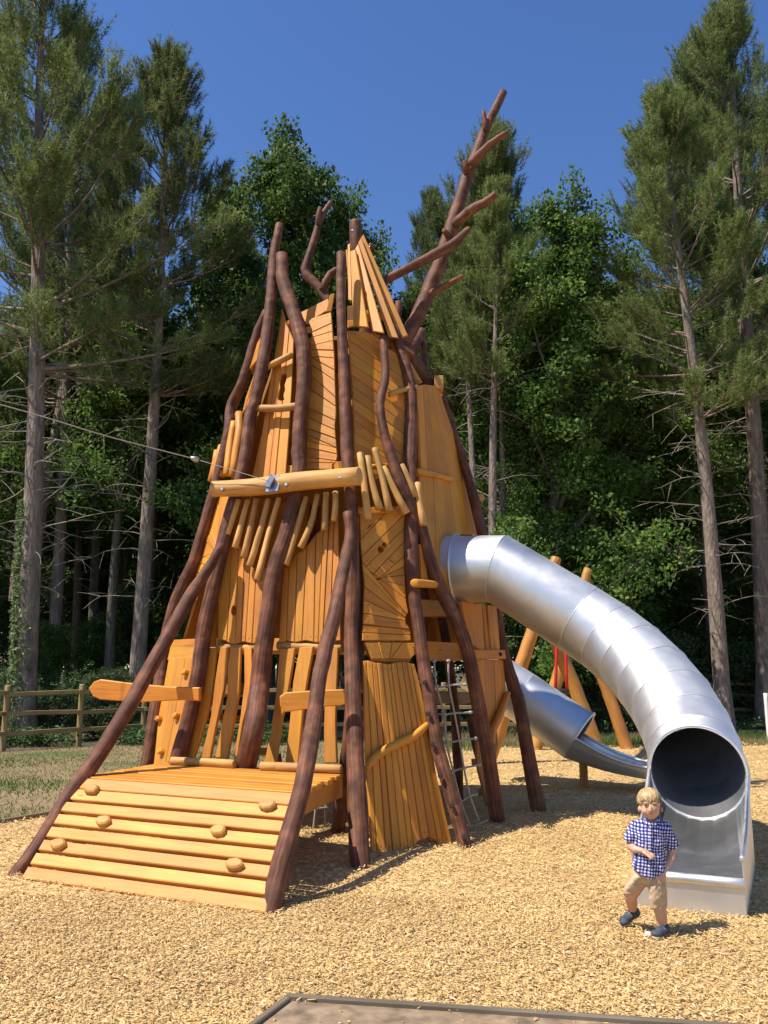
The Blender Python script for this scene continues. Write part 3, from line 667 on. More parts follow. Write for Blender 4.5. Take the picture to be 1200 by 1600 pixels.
# skirt panel with wavy foot
r5 = lambda *L: [R5(*q) for q in L]
panel(F2, r5((556, 108), (585, 106), (620, 118), (690, 124), (730, 116), (775, 112), (826, 126), (860, 260), (895, 440), (940, 700), (985, 900), (1022, 1065), (965, 1072), (930, 1042), (890, 1028), (850, 1040), (820, 1080), (770, 1095), (700, 1110), (600, 1112), (590, 900), (572, 690), (562, 400)),
      vlines(R5(550, 110), R5(830, 110), R5(590, 1110), R5(1022, 1080), 11), off=-.02)
log('bent_rail', [onp(*R5(*q), F2, .04) for q in [(572, 672), (600, 635), (640, 592), (720, 548), (800, 515), (850, 478), (893, 440)]], [.03, .042, .045, .045, .042, .04, .03], M['plank'], TW)
# front mid panels, stepped tops
panel(F1, r2((215, 462), (240, 470), (262, 500), (290, 525), (312, 580), (345, 620), (370, 665), (395, 690), (388, 800), (372, 968), (345, 978), (300, 968), (262, 978), (232, 975), (215, 962), (180, 955), (185, 640), (200, 540)),
      [(R2(225, 440), R2(222, 980)) if 0 else (R2(248, 440), R2(222, 990)), (R2(282, 440), R2(262, 990)), (R2(312, 440), R2(288, 990)), (R2(345, 440), R2(308, 990)), (R2(372, 440), R2(340, 990))], off=-.03, holes=[ell(R2(255, 822), 4.2, 9, 10, .05)])
panel(F1, r2((485, 640), (520, 590), (552, 555), (590, 530), (640, 462), (665, 440), (702, 398), (745, 402), (750, 600), (757, 962), (700, 968), (640, 972), (590, 962), (540, 972), (500, 962), (465, 972), (478, 760)),
      [(R2(520, 400), R2(500, 980)), (R2(556, 400), R2(540, 980)), (R2(603, 400), R2(574, 980)), (R2(640, 400), R2(630, 980)), (R2(676, 400), R2(650, 980)), (R2(703, 400), R2(672, 980)), (R2(726, 400), R2(705, 980))], off=-.03)
log('short_stick', [onp(*R2(452, 680), F1, .02), onp(*R2(495, 622), F1, .02)], .028, M['plank'], TW)
log('short_stick', [onp(*R2(395, 700), F1, -.02), onp(*R2(410, 625), F1, -.02)], .03, M['stick'], TW)
# left wall: rays, roof boards and sticks
r4 = lambda *L: [Q4(*q) for q in L]
panel(F4, r4((770, -60), (962, -60), (955, 60), (880, 420), (820, 560), (610, 830), (640, 640), (700, 330)),
      [('split', (Q4(600, 590), Q4(900, 470)), [(Q4(850, -60), Q4(830, 470)), (Q4(890, -60), Q4(838, 470)), (Q4(760, 180), Q4(825, 450)), (Q4(740, 300), Q4(820, 460)), (Q4(725, 400), Q4(810, 490))], [(Q4(690, 530), Q4(790, 580)), (Q4(660, 610), Q4(780, 640)), (Q4(640, 700), Q4(720, 720))])], off=-.06, screws=False)
panel(F4, [Q2(*q) for q in [(720, 180), (700, 330), (660, 420), (560, 540), (640, 330)]], [(Q2(700, 200), Q2(600, 520))], off=-.02, screws=False)
panel(F4, [Q2(*q) for q in [(655, 440), (640, 560), (590, 730), (530, 835), (560, 700)]], [(Q2(650, 450), Q2(545, 820))], off=-.05, screws=False)
for a, b, c in [((515, 830), (520, 980), (468, 1320)), ((480, 900), (450, 1080), (425, 1310)), ((420, 1030), (405, 1150), (375, 1330)), ((385, 1085), (360, 1200), (330, 1345)), ((350, 1125), (330, 1240), (300, 1360))]:
    log('wall_stick', [onp(*Q2(*a), F4, .0), onp(*Q2(*b), F4, .0), onp(*Q2(*c), F4, .0)], [.05, .055, .05], M['plank'], TW, sides=8)
# side rails and climbing boards lower left
for (p, q, hh) in [((415, 1400), (670, 1390), .05), ((420, 1480), (660, 1470), .09)]:
    a, b = onp(*Q4(*p), F4, -.03), onp(*Q4(*q), F4, -.03); d = (b-a).normalized()
    box('side_rail', (a+b)/2, (d, F4[1].cross(d), F4[1]), ((b-a).length/2, hh, .035), M['plank'], TW)
cw = panel(F4, [R3(*q) for q in [(540, 190), (692, 186), (640, 480), (600, 640), (545, 862), (445, 862), (478, 540)]], [(R3(585, 180), R3(475, 870)), (R3(645, 180), R3(515, 870))], off=-.02, screws=False)
def hold(p, n, r=.06, h=.05, parent=TW, mat='ramp', up=None):
    fr = Frame((Vector(p), Vector(n).normalized()), p, up)
    poly = [(r*1.25*math.cos(i*.785)*random.uniform(.85, 1.1), r*.8*math.sin(i*.785)*random.uniform(.85, 1.1)) for i in range(8)]
    return slab('climbing_hold', fr, poly, 0, h, M[mat], parent, (1, 0), .012)
for x, y in [(645, 285), (480, 575), (590, 555), (495, 775)]: hold(onp(*R3(x, y), F4, .015), F4[1], .045, .05, TW, 'plank')
# sloping-topped slats of the low front
sl = [[(790, 130), (835, 132), (812, 340), (790, 500), (740, 680), (692, 822), (625, 820), (680, 690), (720, 540), (750, 350)], [(860, 122), (912, 125), (900, 290), (880, 400), (845, 560), (820, 680), (795, 828), (738, 826), (800, 560), (815, 400)],
      [(922, 122), (988, 128), (975, 400), (965, 470), (935, 640), (902, 834), (825, 832), (870, 600), (905, 420), (905, 250)], [(1008, 122), (1055, 130), (1062, 300), (1050, 420), (1000, 600), (962, 838), (940, 834), (985, 560), (1010, 350)]]
slats = [[R3(*q) for q in s] for s in sl]+[r5(*s) for s in [[(125, 45), (205, 45), (170, 260), (140, 400), (105, 642), (45, 640), (80, 470), (105, 280)], [(228, 40), (300, 34), (265, 230), (246, 360), (220, 648), (153, 646), (180, 400), (195, 220)], [(325, 36), (352, 30), (320, 330), (300, 645), (262, 645)], [(398, 30), (430, 38), (420, 260), (415, 430), (422, 642), (355, 642), (356, 450), (362, 250)]]]
for s in slats:
    fr = Frame(F1); O = [fr.px(q) for q in s]; g = (O[0][0]-O[len(O)//2][0], O[0][1]-O[len(O)//2][1])
    slab('slat', fr, O, -.03, .012, M['plank'], TW, g, .007)
for (a, b, rr) in [(R2(180, 1000), R2(362, 1000), .05), (R2(465, 985), R2(760, 1002), .05)]:
    log('rail_log', [onp(*a, F1, -.06), onp(*b, F1, -.06)], rr, M['stick'], TW)
bx_ = lambda p, q, pl, off, hh, th, mat='plank', name='beam': box(name, (onp(*p, pl, off)+onp(*q, pl, off))/2, ((onp(*q, pl, off)-onp(*p, pl, off)).normalized(), pl[1].cross((onp(*q, pl, off)-onp(*p, pl, off)).normalized()), pl[1]), ((onp(*q, pl, off)-onp(*p, pl, off)).length/2, hh, th), M[mat], TW)
bx_(R2(180, 985), R2(760, 985), F1, -.13, .07, .04)
log('foot_log', [gr(268, 1189, .745), gr(318, 1191, .745), gr(366, 1194, .745)], .042, M['stick'], TW)
log('foot_log', [gr(408, 1197, .745), gr(440, 1198, .745)], .042, M['stick'], TW)
log('foot_log', [gr(433, 1198, .745), gr(484, 1200, .745), gr(533, 1202, .745)], .042, M['stick'], TW)
bx_(R3(740, 560), R3(980, 570), F1, -.35, .03, .03, 'inner'); bx_(R5(20, 580), R5(105, 585), F1, -.35, .04, .03, 'inner'); bx_(R3(770, 390), R3(1010, 390), F1, -.35, .07, .04, 'inner')
# beam across the front with zinc bolts and cable bracket
b0, b1 = onp(334, 764, F1, .30), onp(561, 744, F1, .34)
bm = log('cross_beam', [b0, b0.lerp(b1, .3)+Vector((0, 0, -.02)), b0.lerp(b1, .6), b1], [.095, .1, .105, .1], M['stick'], TW, sides=14, rough=.035)
for q in [(348, 765), (448, 758), (532, 746)]: bolts('bolt', [(onp(q[0], q[1], F1, .40), F1[1])], M['bolt'], .026, bm)
fb = Frame((onp(427, 757, F1, .395), F1[1]))
slab('bracket', fb, [(-.08, -.09), (.07, -.09), (.09, .03), (.07, .1), (-.03, .1)], 0, .02, M['bolt'], bm, ch=.003)
slab('bracket', Frame((onp(421, 752, F1, .42), (F1[1]+Vector((-.6, 0, .3))).normalized())), [(-.07, -.05), (.05, -.09), (.08, .03), (.0, .09)], 0, .012, M['bolt'], bm, ch=.002)
# spindles under the beam
for s in [[(278, 305), (255, 380), (225, 465)], [(322, 305), (290, 420), (262, 527)], [(362, 300), (330, 450), (302, 572)], [(418, 300), (385, 430), (330, 612)], [(468, 296), (425, 450), (367, 677)], [(595, 290), (552, 440), (502, 607)], [(648, 280), (620, 410), (570, 527)], [(690, 272), (686, 350), (683, 445)], [(733, 266), (735, 330), (728, 402)]]:
    log('spindle', [onp(*R2(*q), F1, .13) for q in s], [.031, .035, .039], M['stick'], TW, sides=9)
for s in [[(848, 85), (868, 240), (884, 392)], [(880, 100), (902, 220), (938, 345)], [(918, 62), (930, 110), (958, 230), (984, 355)], [(955, 150), (1000, 240), (1065, 365)], [(1118, 225), (1125, 310), (1146, 420)], [(1040, 140), (1075, 210), (1105, 290)]]:
    log('spindle', [onp(*R2(*q), F2, .14) for q in s], [.038]*(len(s)-1)+[.045], M['stick'], TW, sides=9)
log('short_stick', [onp(*R2(888, 149), F2, .06), onp(*R2(988, 143), F2, .06)], .03, M['plank'], TW)
bx_(R2(815, 357), R2(1085, 352), F2, -.01, .035, .03); bx_(R2(735, 150), R2(845, 150), F2, -.05, .05, .05)
bx_(R2(505, 170), R2(600, 175), F1, -.1, .07, .03); 
# rungs
log('rung', [onp(*Q2(730, 472), F1, .06), onp(*Q2(930, 370), F1, .06)], .042, M['stick'], TW)
log('rung', [onp(*Q2(668, 790), F1, .08), onp(*Q2(840, 790), F1, .08), onp(*Q2(1012, 768), F1, .08)], .044, M['stick'], TW)
log('rung', [onp(*Q5(895, 728), F2, .05), onp(*Q5(1010, 690), F2, .05), onp(*Q5(1120, 665), F2, .05)], .035, M['stick'], TW)
# slide wall on the right
panel(F3, [R6(*q) for q in [(275, 172), (330, 162), (415, 172), (455, 300), (520, 490), (610, 760), (530, 768), (490, 745), (400, 725), (308, 718), (295, 450)]], [(R6(315, 165), R6(350, 725)), (R6(345, 165), R6(405, 725)), (R6(370, 165), R6(490, 745)), (R6(392, 165), R6(560, 770))], off=-.02, screws=False)
bx_(R6(280, 708), R6(400, 728), F3, .02, .035, .03); bx_(R6(400, 732), R6(505, 760), F3, .02, .03, .03)
tube_cut = [R6(480, 1300)]
panel(F3, [R6(*q) for q in [(300, 730), (400, 740), (530, 745), (620, 768), (640, 850), (682, 1100), (520, 1100), (490, 1180), (480, 1360), (500, 1560), (470, 1540), (390, 1300), (330, 1040), (310, 850)]], [(R6(345, 730), R6(365, 1400)), (R6(390, 730), R6(420, 1500)), (R6(435, 730), R6(500, 1500)), (R6(490, 730), R6(560, 1300)), (R6(535, 740), R6(600, 1120)), (R6(575, 755), R6(640, 1120))], off=-.03, screws=False)
box('beam_end', onp(*R6(420, 165), F3, .0), ((1, 0, 0), (0, 0, 1), (0, -1, 0)), (.06, .09, .12), M['stick'], TW)
log('log_stub', [onp(*R6(650, 860), F3, -.1), onp(*R6(685, 868), F3, .1)], .055, M['stick'], TW)
# balusters and lower boards by the right leg
F5 = plane(at(760, 1000, 10.2), (.80, -.60, .13))
for q in [[(380, 290), (412, 290), (460, 520), (425, 500)], [(412, 296), (440, 292), (482, 535), (455, 520)], [(442, 300), (482, 300), (498, 535), (478, 535)], [(486, 305), (500, 305), (522, 535), (506, 535)], [(510, 305), (535, 308), (548, 538), (530, 535)], [(528, 310), (556, 310), (576, 540), (552, 538)]]:
    fr = Frame(F5); slab('baluster', fr, [fr.px(R7(*p)) for p in q], -.02, .02, M['plank'], TW, (0, 1))
bx_(R7(440, 553), R7(598, 553), F5, .03, .055, .03); bolts('bolt', [(onp(*R7(580, 552), F5, .06), F5[1])], M['darkbolt'], .025)
panel(F5, [R7(*q) for q in [(445, 575), (595, 578), (610, 730), (560, 860), (530, 960), (500, 900), (470, 740)]], [(R7(500, 575), R7(520, 960)), (R7(550, 575), R7(565, 960))], off=-.03, screws=False)
log('bent_rail', [onp(*R7(*q), F5, .05) for q in [(540, 1000), (545, 930), (575, 860), (620, 745)]], [.04, .045, .045, .035], M['plank'], TW)
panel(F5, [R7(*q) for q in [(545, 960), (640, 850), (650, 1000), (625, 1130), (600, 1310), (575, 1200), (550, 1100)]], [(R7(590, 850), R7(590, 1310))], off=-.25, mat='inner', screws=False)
# floor beams and decks seen through the openings
bx_(R7(190, 535), R7(380, 540), F3, -.05, .1, .05); bx_(R7(240, 765), R7(420, 770), F3, -.5, .07, .04, 'inner'); bx_(R7(170, 320), R7(385, 330), F3, -.1, .09, .05, 'inner')
log('cross_stick', [onp(*R7(152, 195), F3, .16), onp(*R7(262, 203), F3, .1)], .045, M['plank'], TW)
fr = Frame(F3); slab('board', fr, [fr.px(R7(*q)) for q in [(160, 5), (182, 5), (200, 190), (172, 190)]], .02, .05, M['plank'], TW, (0, 1))
slab('board', fr, [fr.px(R7(*q)) for q in [(255, 110), (285, 130), (408, 290), (385, 290), (330, 260)]], .02, .05, M['plank'], TW, (0, 1))
def deck(poly, z, th=.05, n=9, mat='inner'):
    fr = Frame((Vector((0, 0, z)), Vector((0, 0, 1))), (0, 0, z), (1, -.35, 0)); P = [fr.to2((x, y, z)) for x, y in poly]
    ys = [q[1] for q in P]; lo, hi = min(ys), max(ys)
    for i in range(n):
        a = lo+(hi-lo)*i/n; b = lo+(hi-lo)*(i+1)/n
        p = clip(clip(P, (-50, a), (50, a), -1), (-50, b), (50, b), 1)
        if len(clean(p)) > 2: slab('deck_board', fr, inset(p if area2(p) > 0 else p[::-1], .004), -th, 0, M[mat], TW, (1, 0))
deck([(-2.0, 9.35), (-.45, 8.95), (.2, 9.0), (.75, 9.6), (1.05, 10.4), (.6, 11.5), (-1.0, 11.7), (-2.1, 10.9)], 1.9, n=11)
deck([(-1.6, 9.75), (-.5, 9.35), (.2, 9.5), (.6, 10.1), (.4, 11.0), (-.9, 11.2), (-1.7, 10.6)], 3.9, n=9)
# unseen back walls that close the tower and keep the inside dark
def wall3(a, b, z0, z1, lean, n, mat='inner'):
    a = Vector(a); b = Vector(b); c = Vector((-.45, 10.3, 0)); lo0, lo1 = a.copy(), b.copy(); d = (c-(a+b)/2); d.z = 0
    hi0 = a+d*lean; hi1 = b+d*lean; hi0 = hi0.lerp(hi1, .1); hi1 = hi1.lerp(hi0, .1)
    for v, z in ((lo0, z0), (lo1, z0), (hi0, z1), (hi1, z1)): v.z = z
    nrm = (lo1-lo0).cross(hi0-lo0).normalized()
    if nrm.dot(d) > 0: nrm = -nrm
    fr = Frame((lo0, nrm), lo0)
    for i in range(n):
        q = [lo0.lerp(lo1, i/n), lo0.lerp(lo1, (i+1)/n), hi0.lerp(hi1, (i+1)/n), hi0.lerp(hi1, i/n)]
        p = [fr.to2(v) for v in q]; slab('plank', fr, inset(p if area2(p) > 0 else p[::-1], .004), -.03, 0, M[mat], TW, (0, 1))
ring = [(-2.45, 10.0), (-2.3, 11.2), (-1.1, 12.0), (.5, 12.0), (1.35, 11.3)]
for i in range(4):
    wall3((*ring[i], 0), (*ring[i+1], 0), 1.85, 4.0, .28, 6, 'plank')
    a = Vector((*ring[i], 0)).lerp(Vector((-.45, 10.3, 0)), .29); b = Vector((*ring[i+1], 0)).lerp(Vector((-.45, 10.3, 0)), .29)
    wall3(a, b, 3.98, 6.1, .45, 5, 'plank')
# unseen roof deck, added to keep the sun out and the inside dark
deck([(-1.35, 9.95), (-.5, 9.75), (.15, 9.85), (.4, 10.3), (.2, 10.9), (-.8, 11.0), (-1.4, 10.6)], 5.75, n=7)
# roof boards
def rboard(L, Y, mat='plank', name='roof_board', th=.03):
    P = [at(*Q1(x, y), Y[i] if hasattr(Y, '__len__') else Y) for i, (x, y) in enumerate(L)]
    n = (P[1]-P[0]).cross(P[-1]-P[0]).normalized()
    if n.y > 0: n = -n
    fr = Frame((P[0], n), P[0]); O = [fr.px(Q1(*q)) for q in L]; slab(name, fr, O, -th, 0, M[mat], TW, (O[-1][0]-O[0][0], O[-1][1]-O[0][1]))
rboard([(435, 310), (474, 298), (572, 905), (458, 895)], [9.95, 9.9, 9.55, 9.6]); rboard([(474, 292), (497, 252), (698, 950), (606, 935)], [9.98, 9.98, 9.6, 9.55])
rboard([(497, 245), (520, 205), (812, 990), (733, 980)], [10.0, 10.0, 9.75, 9.7]); rboard([(518, 208), (540, 178), (886, 968), (824, 992)], [10.05, 10.05, 9.9, 9.85])
rboard([(415, 260), (435, 245), (450, 700), (420, 690)], [10.15, 10.15, 9.9, 9.9]); rboard([(400, 300), (415, 295), (440, 560), (420, 560)], [10.25, 10.25, 10.1, 10.1]); rboard([(495, 420), (520, 440), (575, 760), (540, 750)], [10.3]*4)
rboard([(45, 790), (262, 680), (275, 760), (90, 880)], [10.3, 10.1, 10.0, 10.2]); rboard([(280, 650), (315, 640), (290, 780), (245, 785)], 9.85)
rboard([(415, 850), (470, 850), (600, 800), (600, 850), (415, 910)], [9.75]*5); rboard([(560, 770), (700, 800), (690, 850), (560, 800)], [10.0]*4)
rboard([(415, 740), (460, 735), (465, 880), (415, 900)], [9.95]*4, 'inner'); rboard([(580, 1010), (660, 970), (655, 1040), (580, 1030)], [9.72]*4)
rboard([(90, 900), (130, 900), (135, 945), (100, 950)], 9.7, 'stick')
# ---- platform and ramp
ZP = .705
TL, TR = gr(126, 1213, ZP), gr(463, 1237, ZP); BKL, BKR = gr(262, 1190, ZP), gr(538, 1208, ZP)
BL = gr(34, 1370, 0.02); BR = BL+(TR-TL)*1.02
frp = Frame((TL, Vector((0, 0, 1))), TL, TR-TL)
npb = 9
for i in range(npb):
    q = [TL.lerp(BKL, i/npb), TR.lerp(BKR, i/npb), TR.lerp(BKR, (i+1)/npb), TL.lerp(BKL, (i+1)/npb)]
    e = random.uniform(-.01, .035); q[1] += (TR-TL).normalized()*e; q[2] += (TR-TL).normalized()*e
    slab('platform_board', frp, inset([frp.to2(v) for v in q], .005), -.04, random.uniform(-.002, .003), M['plank'], TW, (1, 0))
def beam3(a, b, hw, hh, mat='plank', name='beam'):
    a = Vector(a); b = Vector(b); d = (b-a).normalized(); s = Vector((-d.y, d.x, 0)).normalized(); box(name, (a+b)/2, (d, s, d.cross(s)), ((b-a).length/2, hw, hh), M[mat], TW)
dz_ = Vector((0, 0, -.13))
beam3(TR+dz_+(TL-TR).normalized()*.05, BKR+dz_+(TL-TR).normalized()*.05, .03, .085); beam3(TL+dz_+(TR-TL).normalized()*.05, BKL+dz_+(TR-TL).normalized()*.05, .03, .085); beam3((TL+TR)/2+dz_, (BKL+BKR)/2+dz_, .03, .085, 'inner')
rn = (BR-BL).cross(TL-BL).normalized(); rn = rn if rn.z > 0 else -rn
frr = Frame((BL, rn), BL, BR-BL)
edges = [(-.02, .105), (.125, .225), (.25, .35), (.375, .475), (.50, .60), (.625, .725), (.75, .85), (.875, .935), (.94, .995)]
edges = [(-.01, .095), (.122, .222), (.250, .348), (.377, .474), (.504, .600), (.630, .726), (.756, .866), (.872, .985)]
for (a, b) in edges:
    j = random.uniform(-.015, .015)
    q = [BL.lerp(TL, a), BR.lerp(TR, a), BR.lerp(TR, b), BL.lerp(TL, b)]
    slab('ramp_board', frr, [frr.to2(v) for v in q], -.045, random.uniform(0, .004), M['ramp'], TW, (1, 0), .007)
for k in (.12, .5, .88): beam3(BL.lerp(BR, k)-rn*.115, BL.lerp(BR, k).lerp(TL.lerp(TR, k), .93)-rn*.115, .035, .045, 'inner')
R4 = lambda x, y: (x/2.4, 1150+y/2.4)
ru = (TL-BL).normalized()
for x, y in [(350, 206), (1005, 266), (393, 324), (823, 362), (225, 411), (885, 488)]:
    hold(onp(*R4(x, y), (BL, rn), .0)+rn*.004, rn, .062, .045, TW, 'stick', BR-BL)
# plank arms
def arm(L, pl, off):
    fr = Frame(pl); slab('plank_arm', fr, [fr.px(q) for q in L], off, off+.05, M['plank'], TW, (1, 0), .01)
FA = plane(at(300, 1080, 8.72), (-.25, -.97, 0)); arm([R3(*q) for q in [(50, 382), (80, 342), (122, 325), (250, 342), (400, 358), (550, 370), (740, 376), (740, 460), (640, 455), (550, 458), (380, 468), (250, 460), (120, 452), (75, 430)]], FA, 0)
FB = plane(at(500, 1090, 8.15), (-.1, -.99, 0)); arm(r5((128, 292), (160, 272), (300, 262), (450, 256), (470, 262), (470, 335), (440, 342), (370, 345), (250, 362), (150, 376), (130, 342)), FB, 0)
# rope net by the right legs
net = None
ropes = [[(250, 590), (262, 710), (300, 850), (312, 990), (345, 1135), (385, 1290), (432, 1420)], [(322, 590), (325, 705), (352, 845), (378, 985), (400, 1120), (430, 1260), (475, 1385)],
         [(250, 708), (290, 716), (325, 705), (405, 703)], [(270, 850), (310, 852), (352, 845), (432, 842)], [(290, 992), (320, 994), (378, 982), (458, 972)], [(325, 1136), (350, 1134), (398, 1120), (478, 1104)], [(380, 1290), (405, 1278), (430, 1260), (470, 1250)], [(430, 1440), (465, 1405), (520, 1380)]]
ny = lambda y: 8.95+(y-590)/800*.15
net = multi('rope_net', [([at(*R7(x, y), ny(y)) for x, y in L], .011) for L in ropes], M['rope'], TW, sides=6, rough=.03)
for x, y in [(262, 710), (325, 705), (300, 851), (352, 845), (314, 993), (378, 983), (348, 1134), (400, 1120), (430, 1260), (250, 585), (322, 585), (405, 703), (432, 842), (456, 972), (476, 1104)]:
    p = at(*R7(x, y), ny(y)); V, Fc, UV = tube_geo([p-Vector((.02, 0, 0)), p, p+Vector((.02, 0, 0))], [.012, .022, .012], sides=7, step=.02, rough=.05); mk('rope_knot', V, Fc, M['rope'], net, UV, smooth=True)
multi('rope_net', [([at(495, 1240, 9.2), at(492, 1275, 9.2), at(487, 1310, 9.2)], .011), ([at(510, 1240, 9.3), at(507, 1300, 9.3)], .011), ([at(478, 1265, 9.2), at(512, 1262, 9.3)], .011)], M['rope'], TW, sides=6, rough=.03)
# steel cable
ca = [onp(421, 752, F1, .44), onp(320, 722, F1, .44)+Vector((-.05, -.1, 0)), at(0, 632, 8.3), at(-600, 470, 7.2)]
cb = empty('steel_cable', ca[1], 'thin grey steel cable running from the beam bracket out to the left', 'cable')
multi('cable_line', [([ca[0], ca[1]], .004), ([ca[1], ca[1].lerp(ca[2], .5)-Vector((0, 0, .02)), ca[2], ca[3]], .0055)], M['rope'], cb, sides=6, rough=0)
V, Fc, UV = tube_geo([ca[1]+(ca[2]-ca[1]).normalized()*.09, ca[1]+(ca[2]-ca[1]).normalized()*.03, ca[1]], [.02, .045, .03], sides=8, step=.03, rough=.1); mk('shackle', V, Fc, M['bolt'], cb, UV, smooth=True)
# ---------------------------------------------------------------- steel slides
def ring_pts(c, T, r, n=40, up=Vector((0, 0, 1))):
    T = T.normalized(); s = T.cross(up).normalized(); u = s.cross(T)
    return [c+s*(r*math.cos(2*math.pi*j/n))+u*(r*math.sin(2*math.pi*j/n)) for j in range(n)], s, u
def segment(name, c0, T0, c1, T1, r, parent, n=40, wall=.014):
    V = []; UV = []; Fc = []; L = (c1-c0).length
    for (c, T, a) in ((c0, T0, 0), (c1, T1, L)):
        for rr in (r, r-wall):
            P, _, _ = ring_pts(c, T, rr, n); V += P; UV += [(a, rr*2*math.pi*abs(j/n-.5)) for j in range(n)]
    for j in range(n):
        k = (j+1) % n
        Fc += [(j, k, 2*n+k, 2*n+j), (n+k, n+j, 3*n+j, 3*n+k)]
    m0 = len(V); V += V[:]; UV += UV[:]
    for j in range(n):
        k = (j+1) % n
        Fc += [(m0+k, m0+j, m0+n+j, m0+n+k), (m0+2*n+j, m0+2*n+k, m0+3*n+k, m0+3*n+j)]
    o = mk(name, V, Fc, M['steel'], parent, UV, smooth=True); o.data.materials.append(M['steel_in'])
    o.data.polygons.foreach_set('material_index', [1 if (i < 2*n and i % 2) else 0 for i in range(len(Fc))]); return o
def hoop(name, c, T, r, tr, parent, n=40, arc=(0, 1)):
    P, s, u = ring_pts(c, T, r, n); V = []; UV = []; Fc = []; m = 6; T = T.normalized()
    for j in range(n):
        d = (P[j]-c).normalized()
        for k in range(m):
            a = 2*math.pi*k/m; V.append(P[j]+d*(tr*math.cos(a))+T*(tr*math.sin(a))); UV.append((j*.06, k*.01))
    for j in range(int(n*arc[0]), int(n*arc[1])):
        for k in range(m):
            j2 = (j+1) % n; k2 = (k+1) % m; Fc.append((j*m+k, j2*m+k, j2*m+k2, j*m+k2))
    return mk(name, V, Fc, M['steel'], parent, UV, smooth=True)
def tube_slide(track, r, parent, endT=None, startT=None):
    C = [at(*q) for q in track]; n = len(C); Ts = []
    for i in range(n):
        a = (C[i]-C[i-1]).normalized() if i else None; b = (C[i+1]-C[i]).normalized() if i < n-1 else None
        Ts.append(((a+b) if a is not None and b is not None else (a if b is None else b)).normalized())
    if startT is not None: Ts[0] = startT
    if endT is not None: Ts[-1] = endT
    for i in range(n-1):
        segment('tube_segment', C[i], Ts[i], C[i+1], Ts[i+1], r, parent)
        if i: hoop('seam', C[i], Ts[i], r+.001, .0045, parent)
    return C, Ts
def loft(name, A, B, parent, m=8, th=.006, prof=None):
    """sheet between two profiles"""
    V = []; UV = []; n = len(A)
    for i in range(m+1):
        t = i/m
        for j in range(n):
            p = A[j].lerp(B[j], t)
            if prof: p = p+Vector((0, 0, prof(t)))
            V.append(p); UV.append((t*1.5, j*.08))
    Fc = [(i*n+j, i*n+j+1, (i+1)*n+j+1, (i+1)*n+j) for i in range(m) for j in range(n-1)]
    o = mk(name, V, Fc, M['steel'], parent, UV); md = o.modifiers.new('s', 'SOLIDIFY'); md.thickness = th; md.offset = 0
    return o
SLR = .415
S1 = empty('tube_slide', gr(1090, 1400), 'large shiny steel tube slide curving down from the tower to the front right', 'slide')
track = [(700, 890, 10.12), (779, 889, 9.85), (905, 967, 9.55), (949, 996, 9.38), (987, 1027, 9.13), (1021, 1062, 8.83), (1050, 1100, 8.5), (1072, 1141, 8.18), (1085, 1176, 7.9), (1090, 1207, 7.66)]
aX = Vector((-.41, -.912, 0)).normalized(); sX = Vector((-aX.y, aX.x, 0))
C, Ts = tube_slide(track, SLR, S1, endT=(aX+Vector((0, 0, -.16))).normalized(), startT=Vector((.93, -.36, 0)).normalized())
P_, _, _ = ring_pts(C[0], Ts[0], SLR-.004, 40); mk('added_light_stop', P_+[p-Ts[0]*.02 for p in P_], [tuple(range(40)), tuple(range(79, 39, -1))], M['steel_in'], S1)  # unseen dark disc added to stop light entering the tube's upper end
hoop('entry_flange', C[0]+Ts[0]*.13, Ts[0], SLR+.012, .016, S1)
hoop('exit_rim', C[-1], Ts[-1], SLR-.002, .02, S1)
def runout(parent, E, T, a, length, r, w_, zl, rail=.02, front=True):
    s = Vector((-a.y, a.x, 0)); s = s if s.x > 0 else -s
    T = T.normalized(); u = s.cross(T); u = u if u.z > 0 else -u
    ths = [math.radians(x) for x in (-90, -70, -55, -45, -30, -15, 0, 15, 30, 45, 55, 70, 90)]
    A = [E+s*(r*math.sin(t))-u*(r*math.cos(t)) for t in ths]
    G = Vector((E.x, E.y, 0))+a*length
    def prof(t):
        d = math.degrees(t)
        if d <= -45: k = (d+90)/45; return G-s*w_+Vector((0, 0, zl+.16*(1-k)))
        if d >= 45: k = (90-d)/45; return G+s*w_+Vector((0, 0, zl+.16*(1-k)))
        return G+s*(w_*d/45)+Vector((0, 0, zl))
    B = [prof(t) for t in ths]
    sag = lambda t: -.06*math.sin(math.pi*t)
    loft('chute', A, B, parent, 10, .006, sag).data.materials[0] = M['steel_floor']
    for k in (0, -1):
        P = [A[k].lerp(B[k], i/8)+Vector((0, 0, sag(i/8)*1.6 if 0 < i < 8 else 0)) for i in range(9)]
        log('side_rail', P, rail, M['steel'], parent, sides=8, rough=0, step=.1)
        Bt = [Vector((p.x, p.y, -.02)) for p in P]
        if front: loft('side_plate', P, Bt, parent, 2, .008)
    if front:
        log('front_lip', [B[3]+Vector((0, 0, .0)), B[9]+Vector((0, 0, .0))], .035, M['steel'], parent, sides=12, rough=0)
        loft('front_plate', [B[3], B[6], B[9]], [Vector((p.x, p.y, -.03)) for p in (B[3], B[6], B[9])], parent, 2, .01)
    return A, B
runout(S1, C[-1], Ts[-1], aX, 1.58, SLR-.005, .37, .22)
S2 = empty('tube_slide', gr(960, 1200), 'smaller steel tube slide with open chute behind the tower', 'slide')
tr2 = [(740, 1040, 12.7), (815, 1088, 12.5), (905, 1150, 12.2)]
C2, T2 = tube_slide(tr2, .375, S2)
hoop('exit_flange', C2[-1], T2[-1], .387, .022, S2, arc=(.0, .5))
h2 = Vector((T2[-1].x, T2[-1].y, 0)).normalized()
runout(S2, C2[-1], T2[-1], h2, 1.15, .37, .33, .17, front=False)
